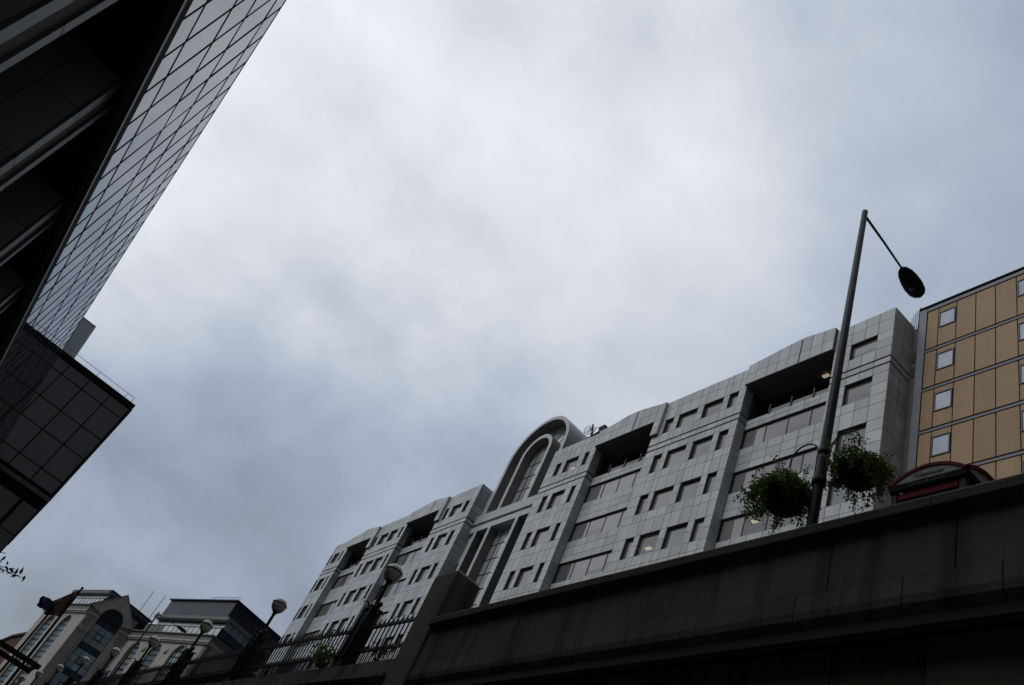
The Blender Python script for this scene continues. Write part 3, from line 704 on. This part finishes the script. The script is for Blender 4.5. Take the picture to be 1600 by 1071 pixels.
for s in (-1, 1):
    MB().tube([(0, s*.10, 2.80), (0, s*.115, 3.25)]+[(0, s*(.375-.255*math.cos(math.pi*k/16)), 3.52+.26*math.sin(math.pi*k/16)) for k in range(17)]+[(0, s*.63, 3.40)], .014, 6).build('bracket', black_metal, L1, True)
street_lamp((11.0, 64.6, 9.2), 9.55, 'distant tall street lamp with its arm against the far glazed attic')

def leaf_mesh(name, m, L=.05, w=.028):
    return MB().add([(0, 0, 0), (w*.5, L*.4, .006), (0, L, -.004), (-w*.5, L*.4, .006), (0, L*.45, -.006)], [(0, 1, 4), (1, 2, 4), (2, 3, 4), (3, 0, 4)])
def leaf_cloud(pts, L, w, rr):
    mb = MB(); src = leaf_mesh('l', None, L, w)
    for p in pts:
        q = Matrix.Translation(p) @ Matrix.Rotation(rr.uniform(0, 6.28), 4, 'Z') @ Matrix.Rotation(rr.uniform(-1.4, 1.4), 4, 'X') @ Matrix.Rotation(rr.uniform(-1.2, 1.2), 4, 'Y') @ Matrix.Scale(rr.uniform(.65, 1.3), 4)
        mb.add([q @ Vector(v) for v in src.v], src.f)
    return mb
def basket(loc, label, seed, lean, sc=1.0):
    rr = random.Random(seed)
    t = thing('flower_basket', loc, label, 'hanging basket', 'flower baskets on the lamp post'); t.scale = (sc, sc, sc)
    MB().lathe([(0.01, -.34)]+[(.34*math.sin(math.pi*k/24), -.34*math.cos(math.pi*k/24)) for k in range(1, 13)]+[(.355, .02), (.33, .03), (0.01, .0)], n=24).build('bowl', bowl, t, True)
    ch = MB()
    for k in range(3):
        a = 2.1*k+.4; ch.tube([(.32*math.cos(a), .32*math.sin(a), .0), (0, 0, .62)], .007, 4)
    ch.build('chain', black_metal, t, True)
    pts = []
    for k in range(2600):          # mound
        a = rr.uniform(0, 6.28); r = rr.random()**.6*.50; h = rr.random()
        top = .40*(1-(r/.55)**2)+.04
        lump = .10*math.sin(3*a+seed)+.06*math.sin(7*a+2*seed)
        pts.append(Vector((r*math.cos(a)*(1+lump), r*math.sin(a)*(1+lump), -.05+h*top+rr.gauss(0, .03))))
    st = MB()
    for k in range(34):            # trailing stems
        a = rr.uniform(0, 6.28) if k % 3 else lean+rr.gauss(0, .5)
        ln = rr.uniform(.10, .40)*(1.25 if k % 3 == 0 else .8); out = rr.uniform(.36, .50)
        path = [Vector((math.cos(a)*(.28+(out-.22)*min(1, q/4)), math.sin(a)*(.28+(out-.22)*min(1, q/4)), .10-.05*q*(q > 1)*.4-ln*max(0, (q-2)/6))) for q in range(9)]
        wob = Vector((rr.gauss(0, .05), rr.gauss(0, .05), 0))
        path = [p+wob*(i/8) for i, p in enumerate(path)]
        st.tube(path, .0035, 3)
        for p in path[1:]:
            for z in range(8): pts.append(p+Vector((rr.gauss(0, .035), rr.gauss(0, .035), rr.gauss(0, .03))))
    for k in range(18):            # loose upright sprigs
        a = rr.uniform(0, 6.28); r = rr.uniform(.1, .45); b = Vector((r*math.cos(a), r*math.sin(a), .2)); d = Vector((math.cos(a)*.5+rr.gauss(0, .2), math.sin(a)*.5+rr.gauss(0, .2), 1)).normalized()*rr.uniform(.18, .38)
        st.tube([b, b+d*.6, b+d], .0035, 3)
        for q in range(14): pts.append(b+d*rr.uniform(.2, 1.05)+Vector((rr.gauss(0, .03), rr.gauss(0, .03), rr.gauss(0, .03))))
    st.build('stems', leafd, t, True)
    tag(leaf_cloud(pts, .048, .038, rr).build('foliage', leafm, t, True), kind='stuff')
    fl = MB()
    for k in range(60):
        a = rr.uniform(0, 6.28); r = .30+.25*rr.random(); p = (r*math.cos(a), r*math.sin(a), rr.uniform(-.15, .32))
        fl.lathe([(0.002, 0), (.018, .008), (.024, .004), (.012, .016), (0.002, .018)], p, 6)
    tag(fl.build('blossom', flower, t, True), kind='stuff')
basket((8.3, 7.90, 10.28), 'hanging flower basket on the side of the post nearer the arch', 3, 2.4)
basket((8.3, 6.60, 10.36), 'hanging flower basket on the side of the post nearer the phone box', 11, -1.6, .86)

# ------------------------------------------------------------------ telephone kiosk on the upper pavement
KX, KY0, KY1, KZ = 8.0, 4.78, 5.79, 7.5
KC = (KY0+KY1)/2
PK = thing('telephone_kiosk', (KX+.5, KC, KZ), 'red edged telephone kiosk with arched sign panels behind the wall coping', 'phone box')
for x, y in ((KX, KY0), (KX, KY1-.08), (KX+.93, KY0), (KX+.93, KY1-.08)): MB().box(x, x+.08, y, y+.08, KZ, 9.47).build('corner_post', black_metal, PK)
def arc(c, hw, zb, rise, n=14):
    rad = (hw*hw+rise*rise)/(2*rise); zc_ = zb+rise-rad; a0 = math.asin(hw/rad)
    return [(c+rad*math.sin(-a0+2*a0*k/n), zc_+rad*math.cos(-a0+2*a0*k/n)) for k in range(n+1)]
o1 = arc(KC, .53, 9.60, .205); i1 = arc(KC, .485, 9.575, .185)
MB().strip_x(o1, i1, KX-.035, KX+.0).build('arch_trim', red_paint, PK)
MB().strip_x(o1, i1, KX+1.01, KX+1.07).build('arch_trim', red_paint, PK)
MB().prism_x([(KC-.485, 9.575)]+[(KC+.485, 9.575)]+list(reversed(i1))[1:-1], KX-.02, KX-.004).build('sign_panel', sign_grey, PK)
def side(y0_, y1_, nm, m, pts_out, pts_in=None):
    mb = MB()
    if pts_in:
        n = len(pts_out); vs = []
        for y in (y0_, y1_): vs += [(x, y, z) for x, z in pts_out]+[(x, y, z) for x, z in pts_in]
        fs = []
        for i in range(n-1):
            j = i+1; fs += [(i, j, n+j, n+i), (2*n+i, 3*n+i, 3*n+j, 2*n+j), (i, 2*n+i, 2*n+j, j), (n+i, n+j, 3*n+j, 3*n+i)]
        fs += [(0, n, 3*n, 2*n), (n-1, 3*n-1, 4*n-1, 2*n-1)]
        mb.add(vs, fs)
    else: mb.prism_y(pts_out, y0_, y1_)
    return mb.build(nm, m, PK)
KXC = KX+.505
o2 = arc(KXC, .53, 9.60, .205); i2 = arc(KXC, .485, 9.575, .185)
side(KY0-.06, KY0, 'arch_trim', red_paint, o2, i2); side(KY1, KY1+.06, 'arch_trim', red_paint, o2, i2)
side(KY0-.02, KY0-.004, 'sign_panel', sign_grey, [(KXC-.485, 9.575), (KXC+.485, 9.575)]+list(reversed(i2))[1:-1])
rf = MB(); N_ = 14; hv = []
for i in range(N_+1):
    for j in range(N_+1):
        a, b = -1+2*i/N_, -1+2*j/N_; hv.append((KXC+.52*a, KC+.52*b, 9.575+.215*(1-min(a*a, b*b)*1.0)))
rf.add(hv, [(i*(N_+1)+j, (i+1)*(N_+1)+j, (i+1)*(N_+1)+j+1, i*(N_+1)+j+1) for i in range(N_) for j in range(N_)], True).build('roof', red_paint, PK)
MB().box(KX-.03, KX+.02, KY0-.02, KY1+.02, 9.47, 9.57).box(KX+.02, KX+1.0, KY0-.03, KY0+.02, 9.47, 9.57).box(KX+.02, KX+1.0, KY1-.02, KY1+.03, 9.47, 9.57).box(KX+1.0, KX+1.04, KY0-.02, KY1+.02, 9.47, 9.57).build('header', sign_dark, PK)
MB().box(KX+.0, KX+.05, KY0+.10, KY1-.10, 9.33, 9.415).build('red_rail', red_paint, PK)
MB().box(KX+.015, KX+.03, KY0+.08, KY1-.08, 7.7, 9.33).build('pane', clear_glass, PK)
MB().box(KX+.08, KX+.93, KY0+.02, KY0+.035, 7.7, 9.46).build('pane', clear_glass, PK)
MB().box(KX+.95, KX+.97, KY0+.08, KY1-.08, 7.6, 9.47).build('back_panel', sign_dark, PK)
def text(body, size, m, par, y, z, x, shear=0.0, name='lettering', xs=1.0):
    cu = bpy.data.curves.new('t', 'FONT'); cu.body = body; cu.size = size; cu.shear = shear; cu.align_x = 'CENTER'; cu.align_y = 'CENTER'; cu.extrude = .001; cu.resolution_u = 3
    tmp = bpy.data.objects.new('t', cu); COL.objects.link(tmp)
    bpy.context.view_layer.update()
    me = bpy.data.meshes.new_from_object(tmp.evaluated_get(bpy.context.evaluated_depsgraph_get())); bpy.data.objects.remove(tmp)
    me.materials.clear(); me.materials.append(m)
    o = bpy.data.objects.new(name, me); COL.objects.link(o); o.parent = par
    off = WLOC[par.name]; o.location = (x-off[0], y-off[1], z-off[2]); o.rotation_euler = (R(90), 0, R(-90)); o.scale = (xs, 1, 1); o['kind'] = 'stuff'
    return o
text('Telephone', .10, ink_dark, PK, KC, 9.645, KX-.024, .35)
text('Coins & Cards', .085, ink_pale, PK, KC, 9.52, KX-.034, .25)

# ------------------------------------------------------------------ distant cream building with arched windows
FB = thing('arched_building', (29.46, 125.0, 8.0), 'distant cream stone building with tall arched windows and a gabled glass bay', 'building', rz=R(15.4))
FZ = 8.0
def fbox(name, m, x0, x1, y0, y1, z0, z1, par=None): return MB().box(x0, x1, y0, y1, z0-FZ, z1-FZ).build(name, m, par or FB, True)
def arched_wall(name, xf, y0, y1, z0, z1, wins, th=.8):
    """front wall with round headed openings: wins = (ya,yb,zsill,ztop)"""
    mb = MB(); cur = y0
    for ya, yb, zs_, zt_ in sorted(wins):
        mb.box(xf, xf+th, cur, ya, z0-FZ, z1-FZ); mb.box(xf, xf+th, ya, yb, z0-FZ, zs_-FZ)
        r = (yb-ya)/2; yc = (ya+yb)/2; n = 12; sp = zt_-r*1.25
        a = [(yc-r*math.cos(math.pi*k/n), sp+r*1.25*math.sin(math.pi*k/n)-FZ) for k in range(n+1)]
        t = [(p[0], z1-FZ) for p in a]
        mb.strip_x(a, t, xf, xf+th); cur = yb
    mb.box(xf, xf+th, cur, y1, z0-FZ, z1-FZ)
    w = mb.build(name, cream, FB, True)
    for ya, yb, zs_, zt_ in wins:
        r = (yb-ya)/2; yc = (ya+yb)/2; n = 12; sp = zt_-r*1.25
        poly = [(ya, zs_-FZ), (yb, zs_-FZ)]+[(yc+r*math.cos(math.pi*k/n), sp+r*1.25*math.sin(math.pi*k/n)-FZ) for k in range(1, n)]+[]
        poly = [(ya, zs_-FZ), (yb, zs_-FZ), (yb, sp-FZ)]+[(yc+r*math.cos(math.pi*k/n), sp+r*1.25*math.sin(math.pi*k/n)-FZ) for k in range(1, n)]+[(ya, sp-FZ)]
        fr = MB(); nb = 4
        for k in range(1, nb): 
            yy = ya+(yb-ya)*k/nb; hh = sp+1.25*math.sqrt(max(0, r*r-(yy-yc)**2))
            fr.box(xf+.30, xf+.37, yy-.05, yy+.05, zs_-FZ, hh-FZ)
        z = zs_+.9
        while z < zt_-.4:
            hw = r if z < sp else r*math.sqrt(max(0, 1-((z-sp)/(r*1.25))**2))
            th_ = .13 if int((z-zs_)/.9) % 4 == 0 else .05
            fr.box(xf+.29, xf+.37, yc-hw, yc+hw, z-th_-FZ, z+th_-FZ); z += .9
        wf = fr.build('window', frame_dark, FB, True)
        MB().prism_x(poly, xf+.38, xf+.42).build('pane', far_glass, wf, True)
    return w
RWN = [(4.7, 7.8, 22, 34.5), (11.0, 14.1, 22, 34.5), (17.3, 20.4, 22, 34.5)]
LWN = [(28.6, 31.9, 22, 34.4), (34.4, 37.5, 22, 34.4)]
arched_wall('front_wall', 0.0, 0.0, 22.5, FZ, 34.8, RWN)
arched_wall('wing_wall', -6.8, 25.2, 40.4, FZ, 34.8, LWN)
fbox('side_wall', cream, 0.0, 12, 0.0, .8, FZ, 34.8)
fbox('rear_mass', roomdark, .9, 14, .9, 40, FZ, 36.0); fbox('rear_mass', roomdark, -5.9, .9, 26.4, 40, FZ, 36.0)
for y in (9.4, 15.7): # shell panels between the arches
    MB().lathe([(0.01, 0), (.45, 0), (.5, .06), (0.01, .08)], n=14).build('medallion', greystone, FB, True).matrix_local = Matrix.Translation((0, y, 33.4-FZ)) @ Matrix.Rotation(R(-90), 4, 'Y')
def cornice(x0, y0, y1, ret=True):
    for a, b, z0, z1, m in ((-.30, .9, 34.8, 35.0, cream), (-.45, .9, 35.0, 35.22, cream), (-.25, .9, 35.24, 36.0, lead), (-.5, .9, 36.02, 36.18, lead)):
        fbox('cornice', m, x0+a, x0+b, y0+(a if ret else 0), y1, z0, z1)
cornice(0, 0.0, 22.9); cornice(-6.8, 25.2, 40.6, False)
for a, z0, z1, m in ((-.30, 34.8, 35.0, cream), (-.45, 35.0, 35.22, cream), (-.25, 35.24, 36.0, lead), (-.5, 36.02, 36.18, lead)):
    fbox('cornice', m, .92, 7, a, .6, z0, z1)
# glazed attics: upright tier and a leaning tier
def attic(x, y0, y1, n, blank=0, dz=0.0):
    FZ = 8.0-dz; fr = MB(); st = (y1-y0)/n
    fr.box(x-.05, x+.1, y0, y1, 36.30-FZ, 36.44-FZ); fr.box(x-.06, x+.1, y0, y1, 37.56-FZ, 37.66-FZ)
    o = fr.build('attic_frame', frame_dark, FB, True)
    for k in range(n):
        a, b = y0+st*k+.05, y0+st*(k+1)-.05
        if k < n-blank: MB().box(x-.01, x+.03, a, b, 36.44-FZ, 37.56-FZ).build('pane', far_glass_roof, o, True)
        else: MB().box(x-.02, x+.03, a-.04, b+.04, 36.44-FZ, 37.56-FZ).build('infill', lead, o, True)
        MB().add([(x, a, 37.66-FZ), (x, b, 37.66-FZ), (x+.55, b, 38.55-FZ), (x+.55, a, 38.55-FZ), (x+.04, a, 37.64-FZ), (x+.04, b, 37.64-FZ), (x+.59, b, 38.53-FZ), (x+.59, a, 38.53-FZ)],
                 [(0, 1, 2, 3), (7, 6, 5, 4), (0, 4, 5, 1), (1, 5, 6, 2), (2, 6, 7, 3), (3, 7, 4, 0)]).build('pane', far_glass_roof, o, True)
    for k in range(n+1): MB().box(x-.05, x+.04, y0+st*k-.05, y0+st*k+.05, 36.44-FZ, 37.6-FZ).build('glazing_bar', frame_dark, o, True)
attic(.25, -.3, 20.6, 15, 4)
attic(-5.2, 27.2, 39.6, 10, 0, .85)
fbox('attic_wall', soffit_dark, .9, 9, -.15, 21.5, 36.1, 38.6); fbox('attic_wall', soffit_dark, -4.55, 4, 27.1, 39.6, 36.1, 39.3); fbox('attic_kerb', lead, -5.3, -5.1, 26.9, 39.6, 36.19, 37.15)
for k in range(4):   # side glazing of the attic
    g = fbox('pane', far_glass, .5+1.28*k, 1.68+1.28*k, -.25, -.19, 37.65, 38.75); g = fbox('pane', far_glass_dark, .5+1.28*k, 1.68+1.28*k, -.25, -.19, 36.5, 37.55)
fbox('attic_rail', frame_dark, .3, 6, -.28, -.18, 37.56, 37.64)
fbox('eaves', lead, -.1, 10, -1.0, 19.5, 38.75, 39.25)
fbox('penthouse', navy, .35, 14, .3, 18.5, 39.26, 41.95)
fbox('penthouse_face', mat('slate_sheet', (0.065, 0.068, 0.08), 0.5, var=0.2, nscale=1.5), .30, .345, .35, 18.45, 39.3, 41.9)
fbox('penthouse_roof', navy, -.0, 14.3, -.1, 18.8, 41.97, 42.12)
rr_ = MB()
for k in range(9): rr_.tube([(.4, .4+.9*k, 42.1-FZ), (.4, .4+.9*k, 42.75-FZ)], .03, 4)
rr_.tube([(.4, .3, 42.7-FZ), (.4, 7.8, 42.7-FZ)], .03, 4); rr_.build('roof_rail', rail_metal, FB, True)
fbox('wing_fascia', lead, -5.4, 6, 26.8, 40.0, 39.42, 39.92)
fbox('wing_roof', navy, -5.2, 8, 26.6, 40.0, 39.93, 40.1)
fbox('wing_side', navy, -5.0, 8, 26.85, 27.05, 38.75, 39.41)
for k in range(5): fbox('pane', far_glass, -4.6+1.3*k, -3.45+1.3*k, 26.9, 26.96, 37.3, 38.7)
fbox('wing_side', soffit_dark, -5.0, 8, 26.97, 27.09, 36.2, 38.74)
# gabled corner bay set on the slant
bd2 = Vector((-6.8, 2.7, 0)).normalized(); bn2 = Vector((bd2.y, -bd2.x, 0)); A_ = Vector((0, 22.5, 0))
bayM = Matrix(((bn2.x, bd2.x, 0, A_.x), (bn2.y, bd2.y, 0, A_.y), (0, 0, 1, 0), (0, 0, 0, 1)))   # local x = inward, y = along bay
def bay_obj(mb, name, m, par=None):
    mb.v = [tuple(bayM @ Vector(v)) for v in mb.v]
    return mb.build(name, m, par or FB, True)
UC, UR, ZS = 3.75, 1.75, 35.65
n = 16
arcp = [(UC-UR*math.cos(math.pi*k/n), ZS+UR*math.sin(math.pi*k/n)-FZ) for k in range(n+1)]
bay_obj(MB().box(0, .8, 0, UC-UR, 0, 34.8-FZ).box(0, .8, UC+UR, 7.3, 0, 34.8-FZ), 'bay_wall', cream)
topp = [(p[0], (36.4+3.6*(1-abs(p[0]-4.0)/3.75))-FZ) for p in arcp]
gb = MB().strip_x(arcp, topp, -.35, .9)
gb.add([(-.35, UC+UR, ZS-FZ), (-.35, 7.7, 36.2-FZ), (-.35, UC+UR, topp[-1][1]), (.9, UC+UR, ZS-FZ), (.9, 7.7, 36.2-FZ), (.9, UC+UR, topp[-1][1])], [(0, 1, 2), (5, 4, 3), (0, 3, 4, 1), (1, 4, 5, 2)])
gb.add([(-.35, UC-UR, ZS-FZ), (-.35, .2, 36.2-FZ), (-.35, UC-UR, topp[0][1]), (.9, UC-UR, ZS-FZ), (.9, .2, 36.2-FZ), (.9, UC-UR, topp[0][1])], [(0, 2, 1), (5, 3, 4), (0, 1, 4, 3), (1, 2, 5, 4)])
bay_obj(gb, 'gable', mat('pale_grey_stone', (0.37, 0.36, 0.345), 0.75, var=0.12, streak=0.15))
bay_obj(MB().add([(-.4, .1, 36.25-FZ), (-.4, 4.0, 40.1-FZ), (-.4, 7.8, 36.25-FZ), (5, .1, 36.25-FZ), (5, 4.0, 40.1-FZ), (5, 7.8, 36.25-FZ), (-.4, .1, 36.1-FZ), (-.4, 4.0, 39.9-FZ), (-.4, 7.8, 36.1-FZ)], [(0, 3, 4, 1), (1, 4, 5, 2), (0, 1, 7, 6), (1, 2, 8, 7)]), 'gable_roof', lead)
for a, b in ((0, UC-UR), (UC+UR, 7.3)):
    for d0, z0, z1, m in ((-.3, 34.8, 35.0, cream), (-.45, 35.0, 35.22, cream), (-.25, 35.24, 36.0, lead)): bay_obj(MB().box(d0, .8, a, b, z0-FZ, z1-FZ), 'cornice', m)
for u in (1.0, 6.6):
    md = MB(); src = MB().lathe([(0.01, .10), (.22, .12), (.26, .05), (.5, .05), (.56, .12), (.64, .10), (.66, 0)], n=18)
    md.add([(-c, u+a, b+33.72-FZ) for a, b, c in src.v], src.f); bay_obj(md, 'medallion', greystone)
for u0, u1 in ((5.95, 7.3), (.25, 1.0)):
    ps = bay_obj(MB().box(-.25, 0, u0, u1, 0, 32.3-FZ), 'pilaster', greystone)
    bay_obj(MB().box(-.32, 0, u0-.05, u1+.05, 32.32-FZ, 32.7-FZ), 'capital', greystone, ps)
bw = bay_obj(MB().box(.28, .36, UC-UR-.1, UC-UR+.05, 0, ZS-FZ).box(.28, .36, UC+UR-.05, UC+UR+.1, 0, ZS-FZ).box(.05, .36, UC-UR, UC+UR, ZS-.30-FZ, ZS+.05-FZ), 'bay_window', frame_dark)
bay_obj(MB().prism_x([(a, b) for a, b in arcp], .35, .4), 'pane', far_glass_dark, bw)
rows = []; z = ZS-.30; k = 0
while z > 12:
    for j in range(3):
        u0 = UC-UR+.06+j*1.13; dark = (k % 4 == 0)
        bay_obj(MB().box(.33, .36, u0+.03, u0+1.09, z-.97-FZ, z-.04-FZ), 'pane', far_glass_dark if dark else far_glass, bw)
        if k % 4 == 2 and j == 1:
            bay_obj(MB().box(.26, .32, u0+.0, u0+.1, z-.99-FZ, z-.02-FZ).box(.26, .32, u0+1.02, u0+1.12, z-.99-FZ, z-.02-FZ).box(.26, .32, u0+.1, u0+1.02, z-.12-FZ, z-.02-FZ).box(.26, .32, u0+.1, u0+1.02, z-.99-FZ, z-.89-FZ), 'opening_light', frame_dark, bw)
    z -= 1.0; k += 1
bay_obj(MB().box(.37, .5, UC-UR, UC+UR, 0, ZS-FZ), 'backing', soffit_dark, bw)
for (x, y, z0, z1) in ((1.0, 27.6, 40.1, 44.2), (3.0, 27.2, 40.1, 44.6)):
    MB().tube([(x, y, z0-FZ), (x, y, z1-FZ)], .05, 5).build('aerial', black_metal, FB, True)
RB = thing('brick_house', (14.6, 185, 8), 'dark red brick building with a pitched end beyond the cream building', 'building', rz=R(15.4))
MB().prism_x([(0, 0), (12, 0), (12, 23.8), (6, 26.0), (0, 27.0)], -0.2, 12).build('wall', brick_red, RB, True)
MB().prism_x([(-.3, 27.02), (6, 26.02), (12.3, 23.82), (12.3, 24.2), (6, 26.5), (-.3, 27.5)], -.5, 12.3).build('roof', bark, RB, True)

# ------------------------------------------------------------------ flags in front of the far building
def flagpole(base, top, label, m, span, hoist, sag, taper):
    t = thing('flag_pole', base, label, 'flag')
    b = Vector(base); tp = Vector(top)-b
    MB().tube([(0, 0, 0), tp*.5, tp], [.16, .13, .09], 8).build('pole', matte_black, t, True)
    MB().lathe([(0.01, -.12), (.13, -.05), (.13, .06), (0.01, .14)], tuple(tp), 8).build('finial', matte_black, t, True)
    fl = MB(); nu, nv = 12, 8; vs = []
    for th in (0, .02):
        for i in range(nu+1):
            for j in range(nv+1):
                u = i/nu; v = j/nv
                vs.append((tp.x-.06-span*u+.08*math.sin(v*6+u*3)*u, tp.y+.22*math.sin(u*8+v*2)*min(1, 3*u)+th, tp.z-.15-hoist*v*(1-taper*u)-sag*u))
    m2 = (nu+1)*(nv+1); fs = []
    for s in (0, 1):
        for i in range(nu):
            for j in range(nv):
                q = (s*m2+i*(nv+1)+j, s*m2+(i+1)*(nv+1)+j, s*m2+(i+1)*(nv+1)+j+1, s*m2+i*(nv+1)+j+1); fs.append(q if s == 0 else q[::-1])
    fl.add(vs, fs, True); fl.build('flag', m, t, True)
flagpole((8.3, 90, 9.9), (8.1, 90, 23.4), 'brown flag drooping from the taller dark pole before the cream building', flag_brown, 1.25, 2.9, 2.0, .5)
flagpole((7.0, 90, 0), (7.2, 90, 21.3), 'navy flag on the shorter dark pole left of the brown flag', flag_navy, 1.35, 1.0, .05, .0)

# ------------------------------------------------------------------ steel canopy frame low at the left
CF = thing('canopy_frame', (-5.2, 30.7, 6.4), 'dark open steel canopy frame jutting from the left building', 'canopy')
for y in (30.0, 31.35): MB().box(-5.9, 3.2, y-.05, y+.05, 6.36, 6.50).build('beam', black_metal, CF)
for x in (-4.5, -2.5, -.6, 1.2, 3.1): MB().box(x-.05, x+.05, 30.06, 31.29, 6.38, 6.48).build('cross_bar', black_metal, CF)
for y in (30.0, 31.35): MB().box(-5.7, -5.5, y-.06, y+.06, .12, 6.355).build('post', black_metal, CF)

# ------------------------------------------------------------------ blue board by the railings
BS = thing('blue_board', (8.3, 50.6, 8.7), 'small plain blue board on a post behind the far railings', 'sign')
MB().tube([(8.3, 50.6, 8.7), (8.3, 50.6, 11.3)], .04, 6).build('post', black_metal, BS)
MB().box(8.20, 8.25, 50.0, 51.2, 10.2, 11.25).build('board', blue_sign, BS)

# ------------------------------------------------------------------ plants
def shrub(name, base, label, cat, h, w, n, m, L, seed, limbs=9):
    rr = random.Random(seed); t = thing(name, base, label, cat)
    st = MB(); pts = []
    for k in range(limbs):
        a = rr.uniform(0, 6.28); d = Vector((math.cos(a)*w*rr.uniform(.4, 1), math.sin(a)*w*rr.uniform(.4, 1), h*rr.uniform(.6, 1)))
        path = [d*q/5+Vector((rr.gauss(0, .02), rr.gauss(0, .02), .06*math.sin(q*.6))) for q in range(6)]
        st.tube(path, [.016*(1-q/7) for q in range(6)], 4)
        for q in range(n//limbs):
            u = rr.uniform(.2, 1.05); pts.append(d*u+Vector((rr.gauss(0, .10*w+.03), rr.gauss(0, .10*w+.03), rr.gauss(0, .05))))
    st.build('stems', bark, t, True); tag(leaf_cloud(pts, L, L*.36, rr).build('leaves', m, t, True), kind='stuff'); return t
shrub('wild_shrub', (7.62, 20.9, 7.96+fz(20.9)), 'wild green shrub sprouting through the railings beside the nearest globe lamp', 'shrub', .85, .5, 480, leafm, .11, 5)
shrub('wild_shrub', (7.6, 17.9, 7.96+fz(17.9)), 'thin weed growing low in the railings next to the stone pier', 'shrub', .55, .25, 60, leafd, .08, 8, 5)
# street tree at the left pavement, only its twig ends and lower crown reach the view
TR = thing('street_tree', (-2.4, 16.2, .12), 'dark leafy street tree reaching in at the lower left edge', 'tree')
tk = MB(); tk.tube([(0, 0, 0), (.05, 0, 1.5), (.12, .02, 2.7), (.2, .05, 4.2)], [.14, .12, .09, .04], 10)
rr = random.Random(21); pts = []
def twig(p0, p1, nl, sp):
    p0, p1 = Vector(p0), Vector(p1); mid = (p0+p1)/2+Vector((0, 0, .18))
    tk.tube([p0, mid, p1], [.03, .016, .006], 5)
    for k in range(nl):
        u = 1-rr.random()**1.6*.85; q = p0*(1-u)**2+mid*2*u*(1-u)+p1*u*u; pts.append(q+Vector((rr.gauss(0, sp), rr.gauss(0, sp), rr.gauss(0, sp))))
for k in range(46):
    a = rr.uniform(0, 6.28); e = rr.uniform(-.2, 1.1); L = rr.uniform(.9, 1.8)
    d = Vector((math.cos(a)*math.cos(e), math.sin(a)*math.cos(e), math.sin(e)))*L
    if d.x > .9: d.x *= .6
    twig((.14, .03, rr.uniform(2.4, 4.0)), Vector((.14, .03, 3.3))+d, 70, .10)
twig((.2, .05, 4.2), (2.98, -.2, 4.98), 26, .035); twig((.2, .05, 4.1), (2.72, -.1, 5.0), 30, .05); twig((.2, .05, 4.0), (2.70, -.1, 4.72), 12, .03); twig((.2, .05, 3.7), (2.55, .0, 5.2), 8, .03)
tk.build('trunk', bark, TR, True)
tag(leaf_cloud(pts, .13, .042, rr).build('crown', leafd, TR, True), kind='stuff')
shrub('street_shrub', (1.25, 24.0, 0.1), 'dark bush top peeping up at the bottom left corner', 'shrub', 4.75, .9, 1100, leafd, .13, 17, 14)
